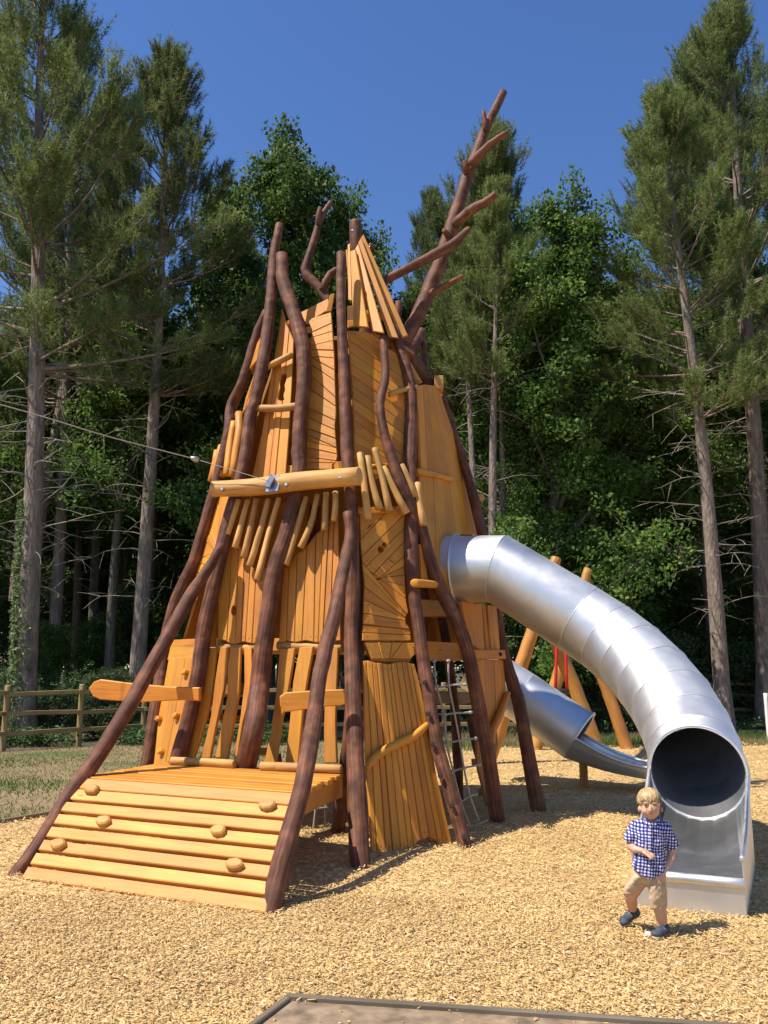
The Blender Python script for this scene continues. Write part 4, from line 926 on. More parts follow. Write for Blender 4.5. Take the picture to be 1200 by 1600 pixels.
log('support_post', [C2[-1]+Vector((.05, .05, -.35)), Vector((C2[-1].x+.05, C2[-1].y+.05, -.1))], .06, M['swing'], S2)
# ---------------------------------------------------------------- swing frame behind
SW = empty('swing_frame', gr(900, 1180), 'rough orange log swing frame with red straps beyond the steel slides', 'swing frame')
for a, b in [((869, 872, 15.2), (789, 1110, 15.2)), ((846, 950, 15.4), (928, 1160, 15.4)), ((919, 890, 18), (837, 1168, 17.6)), ((893, 935, 18.2), (980, 1170, 17.8))]:
    A = at(*a); B = at(*b); d = (B-A).normalized(); B = A+d*((A.z+.2)/-d.z); log('log_leg', [A, A.lerp(B, .5)+Vector((.03, 0, .02)), B], [.10, .125, .135], M['swing'], SW, sides=12)
log('ridge_log', [at(856, 925, 14.9), at(905, 935, 18.5)], .12, M['swing'], SW)
for x0, x1 in [(872, 868), (881, 886)]:
    p = at(x0, 938, 14.7); q = at(x1, 1078, 14.7); V, Fc, UV = tube_geo([p, q], .028, sides=6, step=.3, rough=0); mk('red_strap', V, Fc, M['redrope'], SW, UV, smooth=True)
p = at(866, 1079, 14.7); V, Fc, UV = tube_geo([p, at(888, 1081, 14.7)], .05, sides=8, rough=0); mk('swing_seat', V, Fc, M['darkbolt'], SW, UV, smooth=True)
# ---------------------------------------------------------------- fences
def fence(label, posts, zs, name='rail_fence', h=1.28, mat='fence'):
    f = empty(name, (posts[0].x, posts[0].y, 0), label, 'fence')
    for i, p in enumerate(posts):
        V, Fc, UV = tube_geo([p+Vector((0, 0, -.3)), p+Vector((random.uniform(-.02, .02), 0, h))], .062, sides=9, step=.3, rough=.05, dome=.3); mk('fence_post', V, Fc, M[mat], f, UV, smooth=True)
        if i:
            a = posts[i-1]; d = (p-a).normalized()
            for z in zs:
                A = a+Vector((0, 0, z+random.uniform(-.02, .02)))-Vector((0, .06, 0)); B = p+Vector((0, 0, z+random.uniform(-.02, .02)))-Vector((0, .06, 0))
                bz = (B-A).normalized(); s = Vector((-bz.y, bz.x, 0)).normalized(); box('fence_rail', (A+B)/2, (bz, s, bz.cross(s)), ((B-A).length/2+.05, .025, .042), M[mat], f)
fp = [gr(122, 1165), gr(4, 1172)]; dv = fp[1]-fp[0]
dv2 = gr(222, 1157)-fp[0]
LP = [fp[0]+dv*2.2, fp[1], fp[0], gr(222, 1157)]+[gr(222, 1157)+Vector((1.75, .15, 0))*i for i in range(1, 6)]
fence('three-rail wooden fence behind the dry lawn at left', LP, (.33, .72, 1.13))
RP = [Vector((x, 24.5+.05*x, 0)) for x in (3.2, 5.2, 7.2, 9.2, 11.2, 13.2, 15.2)]
fence('dim wooden rail fence in the shade beyond the slides', RP, (.45, .85, 1.15))
mp_ = at(1199, 1120, 20); V, Fc, UV = tube_geo([Vector((mp_.x, 20, -.2)), Vector((mp_.x, 20, 1.05))], .05, sides=8, rough=0, dome=.1)
o = mk('marker_post', V, Fc, plain('white_paint', (.75, .74, .70), .6), None, UV, smooth=True, origin=(mp_.x, 20, 0)); tag(o, 'short pale marker post at the right edge near the wood', 'post')
# ---------------------------------------------------------------- trees
def unit(v): return v/np.maximum(np.linalg.norm(v, axis=1, keepdims=True), 1e-9)
def needles(P, D, k, Lr, W, rng):
    n = len(P)*k; p = np.repeat(P, k, 0); d = np.repeat(D, k, 0)
    v = unit(d*.8+unit(rng.normal(0, 1, (n, 3)))*.95); L = rng.uniform(Lr[0], Lr[1], n)[:, None]
    s = unit(np.cross(v, rng.normal(0, 1, (n, 3))))*W
    st = p+d*rng.uniform(-.08, .05, n)[:, None]
    V = np.stack([st-s, st+s, st+v*L], 1).reshape(-1, 3); t = np.clip(np.repeat(np.clip(rng.normal(.5, .17, len(P)), 0, 1), k)+rng.normal(0, .12, n), 0, 1)
    return V, np.arange(3*n).reshape(-1, 3), np.repeat(t, 3)
def leaves(P, k, rad, Lr, rng, up=.5):
    n = len(P)*k; p = np.repeat(P, k, 0)+unit(rng.normal(0, 1, (n, 3)))*(rng.random(n)**.5*rad)[:, None]*np.array([1, 1, .7])
    nr = unit(rng.normal(0, 1, (n, 3))+np.array([0, 0, up*1.6])); a = unit(np.cross(nr, rng.normal(0, 1, (n, 3)))); b = np.cross(nr, a)
    L = rng.uniform(Lr[0], Lr[1], n)[:, None]; w_ = L*.62
    V = np.stack([p-a*L*.5, p+b*w_*.5+nr*L*.1, p+a*L*.5, p-b*w_*.5+nr*L*.1], 1).reshape(-1, 3)
    t = np.clip(np.repeat(np.clip(rng.normal(.45, .2, len(P)), 0, 1), k)+rng.normal(0, .12, n), 0, 1)
    return V, np.arange(4*n).reshape(-1, 4), np.repeat(t, 4)
def tubes_mesh(name, items, mat, sides=5):
    V = []; Fc = []
    for P, R in items:
        P = [Vector(p) for p in P]; n = len(P); b = len(V); up = None
        for i, p in enumerate(P):
            T = (P[min(i+1, n-1)]-P[max(i-1, 0)]).normalized(); up = T.orthogonal().normalized() if up is None else (up-T*up.dot(T)).normalized(); s = T.cross(up)
            for j in range(sides): V.append(p+(up*math.cos(j*6.2832/sides)+s*math.sin(j*6.2832/sides))*R[i])
        Fc += [(b+i*sides+j, b+i*sides+(j+1) % sides, b+(i+1)*sides+(j+1) % sides, b+(i+1)*sides+j) for i in range(n-1) for j in range(sides)]
    return mesh_np(name, [tuple(v) for v in V], Fc, mat, smooth=True)
def trunk_path(H, r0, rnd, bend=.25, top=.02, n=14):
    ph = rnd.uniform(0, 6); P = []; R = []
    for i in range(n+1):
        t = i/n; P.append(Vector((bend*math.sin(t*4+ph)*t, bend*math.cos(t*3.3+ph*2)*t, H*t))); R.append(r0*(1-t)**.75+top+(r0*.35*max(0, 1-t*18)))
    return P, R
def make_pine(seed, H=20, cb=.48, spread=3.0, r0=.24, dens=1.0):
    rnd = random.Random(seed); rng = np.random.default_rng(seed)
    TP, TR_ = trunk_path(H, r0, rnd); wood_ = []; tp = []; td = []; dead = []
    def tat(z):
        f = min(max(z/H, 0), .999)*(len(TP)-1); k = int(f); return TP[k].lerp(TP[k+1], f-k), TR_[k]
    z = H*cb
    while z < H*.985:
        t = (z-H*cb)/(H*(1-cb)); nb = rnd.randint(4, 6)
        for _ in range(nb):
            az = rnd.uniform(0, 6.283); L = spread*((1-t)**.82)*(.6+.4*min(1, t*4+.35))*(rnd.uniform(.55, 1.05) if rnd.random() < .85 else 1.25)+.3
            el = math.radians(rnd.uniform(-2, 20)+42*t); p0, rr = tat(z+rnd.uniform(-.15, .15)); d = Vector((math.cos(az)*math.cos(el), math.sin(az)*math.cos(el), math.sin(el)))
            P = [p0]; m = 6
            for i in range(m):
                d = (d+Vector((rnd.uniform(-.12, .12), rnd.uniform(-.12, .12), .05+.07*t))).normalized(); P.append(P[-1]+d*(L/m))
            rb = min(rr*.3, .014+.011*L); wood_.append((P, [rb*(1-.8*i/m) for i in range(m+1)]))
            for i in range(2, m+1):
                dd = (P[i]-P[i-1]).normalized(); ns = max(1, int(dens*(2.3+L*1.0)*(.25, .6, 1.0, 1.15, 1.3)[i-2]*(1 if L > .9 else .7)+rnd.random()))
                for _ in range(ns):
                    s = Vector((rnd.gauss(0, 1), rnd.gauss(0, 1), rnd.gauss(.1, .5))).normalized(); l = rnd.uniform(.12, .5)*(1.0 if i < m else .7)*min(1, L/1.5)
                    a0 = P[i-1].lerp(P[i], rnd.random()); q = a0+(s*.75+dd*.65)*l; dirn = (s*.35+dd*.5+Vector((0, 0, .75))).normalized(); sh = rnd.uniform(.22, .5)
                    if rnd.random() < .5: wood_.append(([a0, (a0+q)/2, q], [.012, .009, .006]))
                    for kk in range(5): tp.append(q+dirn*(sh*kk/4)); td.append((dirn+s*.1).normalized())
            tip = P[-1]; dt = ((P[-1]-P[-2]).normalized()+Vector((0, 0, .5))).normalized()
            for kk in range(6): tp.append(tip+dt*(.09*kk)); td.append(dt)
        z += rnd.uniform(.62, .95)*(1-.45*t)
    # the leader
    for i in range(10): tp.append(Vector((0, 0, 0))+TP[-1]+Vector((rnd.gauss(0, .1), rnd.gauss(0, .1), -rnd.random()*.9))); td.append(Vector((0, 0, 1)))
    for _ in range(46):
        z = H*rnd.uniform(.16, cb+.06); az = rnd.uniform(0, 6.283); p0, rr = tat(z); L = rnd.uniform(.4, 2.4); d = Vector((math.cos(az), math.sin(az), rnd.uniform(-.1, .5))).normalized(); P = [p0]
        for i in range(5):
            d = (d+Vector((rnd.uniform(-.25, .25), rnd.uniform(-.25, .25), rnd.uniform(-.3, .2)))).normalized(); P.append(P[-1]+d*(L/5))
        dead.append((P, [.02*(1-.17*i) for i in range(6)]))
        if L > 1:
            for k in (2, 3, 4):
                e = Vector((rnd.gauss(0, 1), rnd.gauss(0, 1), rnd.gauss(0, .7))).normalized()*L*.3; dead.append(([P[k], P[k]+e*.5, P[k]+e+Vector((0, 0, -.05))], [.011, .009, .004]))
    V, Fc, t = needles(np.array([tuple(p) for p in tp]), np.array([tuple(p) for p in td]), 11, (.10, .20), .0085, rng)
    return [('trunk', tubes_mesh('pine_trunk', [(TP, TR_)], M['pbark'], 12)), ('branches', tubes_mesh('pine_branches', wood_, M['pbark'], 4)), ('dead_branches', tubes_mesh('pine_dead_branches', dead, M['twig'], 4)), ('crown', mesh_np('pine_crown', V, Fc, M['needle'], t))]
def make_broad(seed, H=14, r0=.2, spread=3.2, low=.12, clusters=1000, per=30, leaf=(.09, .17), mat='leaf', rad=.42):
    rnd = random.Random(seed); rng = np.random.default_rng(seed)
    TP, TR_ = trunk_path(H*.9, r0, rnd, .5); wood_ = [(TP, TR_)]; ends = []; br_ = []
    n1 = 26
    for i in range(n1):
        t = low+(1-low)*(i+rnd.random())/n1; f = min(t, .99)*(len(TP)-1); k = int(f); p = TP[k].lerp(TP[k+1], f-k)
        az = i*2.4+rnd.uniform(-.5, .5); el = math.radians(rnd.uniform(8, 40)+35*t); prof = math.sin(math.pi*min(1, .22+.72*t))**.7
        L = spread*prof*rnd.uniform(.6, 1.15)+.3; d = Vector((math.cos(az)*math.cos(el), math.sin(az)*math.cos(el), math.sin(el))); P = [p]
        for j in range(6):
            d = (d+Vector((rnd.uniform(-.2, .2), rnd.uniform(-.2, .2), rnd.uniform(-.08, .16)))).normalized(); P.append(P[-1]+d*(L/6))
        br_.append((P, [max(.012, TR_[k]*.42)*(1-.8*j/6) for j in range(7)]))
        for j in range(2, 7):
            for _ in range(3):
                e = Vector((rnd.gauss(0, 1), rnd.gauss(0, 1), rnd.gauss(.15, .7))).normalized()*L*rnd.uniform(.14, .38); q = P[j-1].lerp(P[j], rnd.random())
                br_.append(([q, q+e*.55+Vector((0, 0, .03)), q+e], [.014, .010, .005])); ends.append((q, q+e))
        ends.append((P[-2], P[-1]))
    cl = []
    for _ in range(clusters):
        a, b = ends[rnd.randrange(len(ends))]; q = a.lerp(b, rnd.uniform(.35, 1.15)); cl.append((q.x+rnd.gauss(0, .18), q.y+rnd.gauss(0, .18), q.z+rnd.gauss(0, .15)))
    V, Fc, t = leaves(np.array(cl), per, rad, leaf, rng)
    return [('trunk', tubes_mesh('tree_trunk', [(TP, TR_)], M['bbark'], 10)), ('branches', tubes_mesh('tree_branches', br_, M['bbark'], 4)), ('crown', mesh_np('tree_crown', V, Fc, M[mat], t))]
def plant(parts, name, loc, s, rz, label, cat='tree', group=None, tilt=(0, 0), sxy=None):
    e = empty(name, loc, label, cat, group); e.scale = (sxy or s, sxy or s, s); e.rotation_euler = (tilt[0], tilt[1], rz)
    for nm, me in parts:
        o = bpy.data.objects.new(nm, me); link(o, e)
    return e
PV = [make_pine(3, 20, .42, 4.3, .24, 1.75), make_pine(8, 20, .47, 3.7, .21, 1.75), make_pine(21, 20, .42, 4.3, .23, 1.75), make_pine(55, 20, .62, 2.3, .17, 1.2)]
BV = [make_broad(5, 14, .2, 3.2, .1, 1300, 30), make_broad(12, 14, .18, 2.7, .22, 1000, 30), make_broad(31, 14, .22, 3.6, .05, 1400, 30), make_broad(44, 14, .15, 2.6, .42, 800, 30)]
def foot(px, py, Y): p = at(px, py, Y); return Vector((p.x, Y, 0))
def top_h(py, Y): return at(600, py, Y).z
def pine_at(v, px_top, py_top, Y, px_foot, label, rz, sxy=None, group=None):
    h = top_h(py_top, Y); b = foot(px_foot, 1080, Y); tp = at(px_top, py_top, Y); lean = math.atan2(tp.x-b.x, h)
    return plant(PV[v], 'pine_tree', b, h/20, rz, label, 'tree', group, (0, lean), sxy)
pine_at(0, 88, -90, 19.6, 40, 'tallest pine at the left edge with ivy around its lower trunk', .4, 1.06)
pine_at(1, 250, 112, 23, 212, 'straight pine with pale trunk standing left of the tower', 2.2, 1.0)
pine_at(2, 118, 60, 27, 82, 'slimmer pine just right of the tallest left pine', 1.0, .9)
pine_at(1, -10, 90, 26, 22, 'thin dark pine trunk at the far left edge', 4.4, .9)
pine_at(2, 735, 212, 27, 770, 'pine rising behind the tall branch on top of the tower', 3.0, 1.05)
pine_at(1, 812, 300, 30, 752, 'lower pine beside the one behind the tall branch', 5.1, .8)
pine_at(1, 1018, 180, 21.5, 1128, 'leaning pine with pale bare trunk behind the large slide', .9, .95)
pine_at(0, 1146, 22, 24, 1196, 'tallest pine at the right edge', 5.5, 1.12)
pine_at(2, 1240, 20, 26, 1250, 'pine beyond the right edge with branches reaching into view', 2.0, 1.1)
pine_at(1, 655, 330, 32, 690, 'distant pine between tower top and the tall branch', 1.5, .8)
def broad_at(v, px, py_top, Y, label, rz, s=None, sxy=None, group=None):
    h = top_h(py_top, Y)/13.4; return plant(BV[v], 'broadleaf_tree', foot(px, 1080, Y), h, rz, label, 'tree', group, (0, 0), sxy)
broad_at(0, 415, 235, 25, 'bright green broadleaf tree behind the left posts of the tower', 1.1, sxy=1.15)
broad_at(2, 505, 330, 26.5, 'broadleaf tree whose crown shows between the antler branches', 3.3, sxy=.95)
broad_at(2, 885, 348, 23, 'full green broadleaf tree above the big steel slide', 2.0, sxy=1.0)
pine_at(3, 742, 300, 22, 774, 'slender pale-trunked pine just right of the tower, nearest the slide', 2.7, .8)
pine_at(3, 715, 330, 22.8, 752, 'slender pale-trunked pine just right of the tower, nearest the tower', 4.9, .7)
pine_at(3, 770, 310, 23.4, 790, 'thin dark pine behind the two pale slender pines', .7, .6)
broad_at(0, 872, 500, 23.6, 'small broadleaf tree leafy down to the slide entrance', 4.0, sxy=.75)
broad_at(3, 955, 440, 26, 'dark broadleaf tree between green tree and leaning pine', .6, sxy=1.0)
broad_at(3, 330, 300, 28, 'shaded broadleaf tree behind the straight left pine', 5.0, sxy=1.1)
broad_at(3, 170, 420, 26, 'dark broadleaf tree between the two left pines', 2.6, sxy=1.0)
broad_at(3, 40, 420, 29, 'dark broadleaf tree behind the tallest left pine', .2, sxy=1.1)
broad_at(3, 1120, 470, 27, 'dark broadleaf tree low behind the right pines', 1.9, sxy=1.1)
broad_at(2, 640, 470, 27, 'dark broadleaf tree directly behind the tower top', 3.9, sxy=1.1)
rnd = random.Random(5)
for row, (Y, n, py) in enumerate([(31, 11, 470), (36, 12, 500), (42, 13, 520), (49, 16, 540), (58, 20, 560), (68, 26, 600)]):
    for i in range(n):
        x = -60+1320*(i+rnd.uniform(.15, .85))/n; y_ = Y+rnd.uniform(-2, 2)
        if rnd.random() < .62: broad_at(3 if row < 3 else rnd.randrange(3), x, py+rnd.uniform(-60, 70), y_, 'shaded broadleaf tree deep in the wood', rnd.uniform(0, 6), sxy=rnd.uniform(1.0, 1.3), group='trees deep in the wood')
        else: pine_at(rnd.randrange(3), x, py-60+rnd.uniform(-30, 80), y_, x+rnd.uniform(-10, 10), 'slender pine trunk deep in the wood', rnd.uniform(0, 6), .9, group='pines deep in the wood')
for Y, pys in ((25, 430), (33, 480), (44, 520)):
    for x in [-380+i*110 for i in range(3)]+[1320+i*110 for i in range(3)]:
        broad_at(rnd.randrange(3), x+rnd.uniform(-30, 30), pys+rnd.uniform(-50, 50), Y+rnd.uniform(-1.5, 1.5), 'shaded broadleaf tree deep in the wood', rnd.uniform(0, 6), sxy=1.2, group='trees deep in the wood')
for x, Y, pys in [(262, 37, 560), (300, 41, 560), (335, 45, 580), (228, 46, 560), (10, 40, 560), (120, 43, 580), (1160, 44, 580)]:
    broad_at(2, x, pys, Y, 'shaded broadleaf tree deep in the wood', x, sxy=1.25, group='trees deep in the wood')
# understory: saplings, bushes, ivy
bush = make_broad(77, 2.2, .03, 1.2, .05, 230, 26, (.06, .12), 'ivy', .26)
bush2 = make_broad(91, 4.6, .06, 1.5, .08, 420, 26, (.08, .15), 'leaf', .34)
ORD = ['leftmost', 'second', 'third', 'fourth', 'fifth', 'sixth', 'seventh', 'eighth', 'ninth', 'tenth', 'eleventh', 'twelfth', 'thirteenth', 'fourteenth']
def nth(i, what): return ORD[i]+' '+what+('' if i == 0 else ' from the left')
for i, (px, Y, s) in enumerate([(8, 19.6, .5), (20, 22, .6), (60, 20.5, .45), (100, 19.9, .45), (130, 22.5, .6), (150, 20.6, .5), (185, 20.2, .5), (215, 23, .6), (232, 21.5, .5), (290, 22, .55)]):
    plant(bush, 'bush', foot(px, 1080, Y), s, i*1.3, nth(i, 'low leafy bush')+' behind the left fence', 'bush', 'bushes behind the left fence')
for i, (px, Y, s) in enumerate([(850, 24, .8), (905, 23.5, .8), (965, 22.5, .7), (1010, 25, 1.0), (1075, 25.5, .9), (1150, 26, 1.0), (1190, 25, .9)]):
    plant(bush, 'bush', foot(px, 1080, Y), s, i*1.7, nth(i, 'low leafy bush')+' in the shade beyond the slides', 'bush', 'bushes beyond the slides')
for i, (px, Y, s) in enumerate([(20, 28, .8), (60, 25, .6), (150, 27, .7), (215, 29, .9), (280, 26, .7), (330, 28, .8), (800, 22.5, .85), (840, 25, 1.1), (880, 30, 1.2), (930, 27, 1.1), (960, 31, 1.1), (1000, 28, 1.0), (1080, 29, 1.1), (1170, 28, 1.0)]):
    plant(bush2, 'sapling', foot(px, 1080, Y), s, i*2.1, nth(i, 'leafy sapling')+' at the edge of the wood', 'sapling', 'saplings at the edge of the wood')
def cover():
    rng = np.random.default_rng(4); n = 5200
    X = rng.uniform(-14, -2.2, n); Y = 18.4+np.abs(rng.normal(0, 2.2, n))+np.where(X < -7.4, -(-7.4-X)*.42, 0); n2 = 2600
    X = np.concatenate([X, rng.uniform(1, 18, n2)]); Y = np.concatenate([Y, 21.3+np.abs(rng.normal(0, 3, n2))])
    k = (rng.random(len(X)) < .5+.5*np.sin(X*2.1+Y*1.3)); X = X[k]; Y = Y[k]
    P = np.stack([X, Y, rng.uniform(.02, .28, len(X))], 1); V, Fc, t = leaves(P, 9, .2, (.05, .11), rng, .8)
    o = link(bpy.data.objects.new('undergrowth', mesh_np('undergrowth', V, Fc, M['ivy'], t))); tag(o, 'ivy and bramble covering the ground behind the fence', 'undergrowth', kind='stuff')
cover()
def ivy():
    rng = np.random.default_rng(9); b = foot(40, 1080, 19.6); tp = at(88, -90, 19.6); n = 900
    z = rng.random(n)**1.1*5.6; a = rng.normal(-2.3, .7, n); ax = b.x+(tp.x-b.x)*z/tp.z; r = .25+rng.uniform(0, .12, n)*(1-z/7)
    P = np.stack([ax+np.cos(a)*r, 19.6+np.sin(a)*r, z], 1); V, Fc, t = leaves(P, 5, .09, (.06, .11), rng, .2)
    o = link(bpy.data.objects.new('ivy', mesh_np('ivy', V, Fc, M['ivy2'], np.clip(t+.15, 0, 1)))); tag(o, 'ivy climbing the lower trunk of the tallest left pine', 'ivy', kind='stuff')
ivy()
# ---------------------------------------------------------------- the child
PY0 = 5.70
def J(x, y, dy=0.0): return at(950+.1688*x, 1210+.16875*y, PY0+dy)
U = .000712
PR = empty('person', gr(1022, 1462), 'small child in blue gingham shirt and khaki shorts stepping beside the slide', 'person')
def ico(bm, c, r, rot=None, sub=3):
    b = bmesh.new(); bmesh.ops.create_icosphere(b, subdivisions=sub, radius=1)
    m = Matrix.Diagonal((*r, 1)) if hasattr(r, '__len__') else Matrix.Diagonal((r, r, r, 1))
    m = Matrix.Translation(c) @ ((rot.to_matrix().to_4x4() if rot else Matrix.Identity(4)) @ m)
    bmesh.ops.transform(b, matrix=m, verts=b.verts); me = bpy.data.meshes.new('t'); b.to_mesh(me); b.free(); bm.from_mesh(me); bpy.data.meshes.remove(me)
def cap(bm, a, b_, ra, rb):
    b = bmesh.new()
    for c, r in ((a, ra), (b_, rb)): bmesh.ops.create_icosphere(b, subdivisions=2, radius=r, matrix=Matrix.Translation(c))
    h = bmesh.ops.convex_hull(b, input=b.verts); bmesh.ops.delete(b, geom=[g for g in h['geom_interior'] if isinstance(g, bmesh.types.BMVert)], context='VERTS')
    me = bpy.data.meshes.new('t'); b.to_mesh(me); b.free(); bm.from_mesh(me); bpy.data.meshes.remove(me)
def chain(bm, P, R):
    for i in range(len(P)-1): cap(bm, P[i], P[i+1], R[i], R[i+1])
def fuse(name, bm, mats, voxel, smooth, parent, disp=0, dscale=.08):
    me = bpy.data.meshes.new(name); og = Vector(PR.location); bmesh.ops.translate(bm, verts=bm.verts, vec=-og); bm.to_mesh(me); bm.free()
    o = bpy.data.objects.new(name, me); link(o)
    m = o.modifiers.new('r', 'REMESH'); m.mode = 'VOXEL'; m.voxel_size = voxel; m.use_smooth_shade = True
    s = o.modifiers.new('s', 'SMOOTH'); s.factor = .5; s.iterations = smooth
    if disp:
        tx = bpy.data.textures.new('folds', 'CLOUDS'); tx.noise_scale = dscale; tx.noise_depth = 2
        d = o.modifiers.new('d', 'DISPLACE'); d.texture = tx; d.strength = disp; d.mid_level = .5; d.texture_coords = 'LOCAL'
    dg = bpy.context.evaluated_depsgraph_get(); nm = bpy.data.meshes.new_from_object(o.evaluated_get(dg)); o.modifiers.clear(); o.data = nm
    nm.materials.clear()
    for k in mats: nm.materials.append(k)
    nm.shade_smooth(); o.parent = parent; o.location = (0, 0, 0); return o
def skin_mat(name, col, rough=.5, sss=.15):
    m, t, b, L = nmat(name); tc = node(t, 'ShaderNodeTexCoord'); n = node(t, 'ShaderNodeTexNoise', i_Scale=28.0, i_Detail=3.0); L(tc.outputs['Object'], n.inputs['Vector'])
    rp = ramp(t, [(.3, (col[0]*.93, col[1]*.84, col[2]*.82)), (.7, col)]); L(n.outputs[0], rp.inputs[0]); L(rp.outputs[0], b.inputs['Base Color']); b.inputs['Roughness'].default_value = rough
    b.inputs['Subsurface Weight'].default_value = sss; b.inputs['Subsurface Radius'].default_value = (.012, .005, .003); b.inputs['Subsurface Scale'].default_value = .6
    return m
SK = skin_mat('skin', (.60, .355, .225)); LIP = skin_mat('lips', (.47, .18, .14)); EYE = plain('eye_dark', (.045, .03, .025), .25); EYW = plain('eye_white', (.5, .46, .43), .3); BROW = plain('brow_hair', (.26, .15, .07), .7); BLU = skin_mat('cheek', (.61, .335, .22))
bm = bmesh.new()
hc = J(388, 262, 0)
ico(bm, hc+Vector((0, .012, .004)), (.069, .080, .080)); ico(bm, J(390, 330, -.022), (.060, .056, .055)); ico(bm, J(396, 382, -.036), (.032, .030, .026)); ico(bm, J(392, 315, -.03), (.055, .050, .05))
ico(bm, J(350, 338, -.040), (.026, .026, .026)); ico(bm, J(434, 338, -.040), (.026, .026, .026))
ico(bm, J(392, 318, -.076), (.0085, .011, .016)); ico(bm, J(392, 333, -.080), (.0105, .010, .0075)); ico(bm, J(394, 360, -.060), (.024, .012, .013))
ico(bm, J(350, 268, -.066), (.02, .012, .008)); ico(bm, J(430, 268, -.066), (.02, .012, .008))
for x in (288, 497): ico(bm, J(x, 322, .012), (.0075, .013, .019)); 
chain(bm, [J(400, 380, .015), J(400, 450, .015)], [.034, .038])
chain(bm, [J(395, 470, .01), J(385, 620, .01), J(375, 800, .01), J(372, 930, .01)], [.055, .075, .08, .08])
for s in (-1, 1): cap(bm, J(395, 480, .01), J(390+s*125, 500, .01), .04, .032)
chain(bm, [J(260, 495, .01), J(205, 655, .0), J(250, 695, -.06), J(318, 706, -.10)], [.032, .0265, .024, .0165])
chain(bm, [J(525, 505, .01), J(590, 690, .02), J(583, 770, .0), J(505, 912, -.06)], [.032, .027, .026, .0175])
def hand(w_, d, side, up, parent_bm, spread, curl, L=1.0, thumb=None):
    d = d.normalized(); up = (up-d*up.dot(d)).normalized(); sd = d.cross(up)
    pc = w_+d*.024; q = Quaternion(Matrix((d, sd, up)).transposed().to_quaternion())
    ico(parent_bm, pc, (.027, .022, .0115), q); cap(parent_bm, w_, pc, .0155, .014)
    for i, (o_, l) in enumerate([(-.017, .026), (-.006, .031), (.006, .030), (.0165, .024)]):
        b0 = pc+d*.020+sd*o_; f1 = (d+sd*spread*o_*40-up*curl*.35).normalized(); f2 = (d+sd*spread*o_*40-up*curl).normalized(); f3 = (d+sd*spread*o_*30-up*curl*1.7).normalized()
        p1 = b0+f1*l*.5*L; p2 = p1+f2*l*.4*L; p3 = p2+f3*l*.3*L
        chain(parent_bm, [b0, p1, p2, p3], [.0068, .0062, .0056, .0048])
    tb = pc-d*.006+sd*side*.018; t1 = tb+(sd*side*.9+d*.5-up*.2).normalized()*.018; t2 = t1+(sd*side*.5+d*.9-up*.3).normalized()*.017
    if thumb is not None: t1 = tb+thumb*.018; t2 = t1+(thumb+d*.3).normalized()*.018
    chain(parent_bm, [tb, t1, t2], [.0085, .007, .0055])
hand(J(318, 706, -.10), Vector((.055, -.045, -.028)), -1, Vector((.0, -.5, .86)), bm, .35, .25, thumb=Vector((-.15, -.1, .98)))
hand(J(505, 912, -.06), J(455, 1000, -.1)-J(505, 912, -.06), 1, Vector((.2, -.95, .1)), bm, .4, .35)
chain(bm, [J(305, 930, .02), J(225, 1090, .03), J(205, 1130, .06), J(228, 1250, .15)], [.062, .046, .042, .028]); cap(bm, J(210, 1150, .075), J(222, 1205, .12), .041, .035)
chain(bm, [J(445, 940, 0), J(468, 1150, -.03), J(478, 1230, -.015), J(508, 1425, -.01)], [.064, .046, .042, .028]); cap(bm, J(482, 1255, 0), J(498, 1350, 0), .042, .033)
cap(bm, J(228, 1250, .15), J(215, 1280, .155), .026, .016); cap(bm, J(508, 1425, -.01), J(505, 1460, -.01), .026, .016)
body = fuse('body', bm, [SK, LIP, EYE, EYW, BROW, BLU], .0032, 4, PR)
def near(c, r):
    P0 = Vector(PR.location); return Vector(c)-P0, r
me = body.data; n = len(me.polygons); cen = np.zeros(n*3, np.float32); me.polygons.foreach_get('center', cen); cen = cen.reshape(-1, 3); mi = np.zeros(n, np.int32)
def patch(c, rx, rz, k, rot=0):
    d = cen-np.array(Vector(c)-Vector(PR.location)); front = d[:, 1] < .05
    x = d[:, 0]*math.cos(rot)+d[:, 2]*math.sin(rot); z = -d[:, 0]*math.sin(rot)+d[:, 2]*math.cos(rot)
    mi[(x*x/rx**2+z*z/rz**2 < 1) & front & (d[:, 1] > -.05)] = k
for x in (335, 448): patch(J(x, 338, -.07), .019, .017, 5)
for x in (350, 430): patch(J(x, 291, -.075), .011, .0036, 3); patch(J(x+2, 291, -.075), .0062, .004, 2); patch(J(x, 285, -.075), .0135, .0026, 4)
for x, r in ((348, .1), (432, -.1)): patch(J(x, 268, -.078), .015, .0035, 4, r)
patch(J(394, 361, -.07), .016, .0055, 1); patch(J(394, 360, -.07), .014, .0016, 4)
me.polygons.foreach_set('material_index', mi)
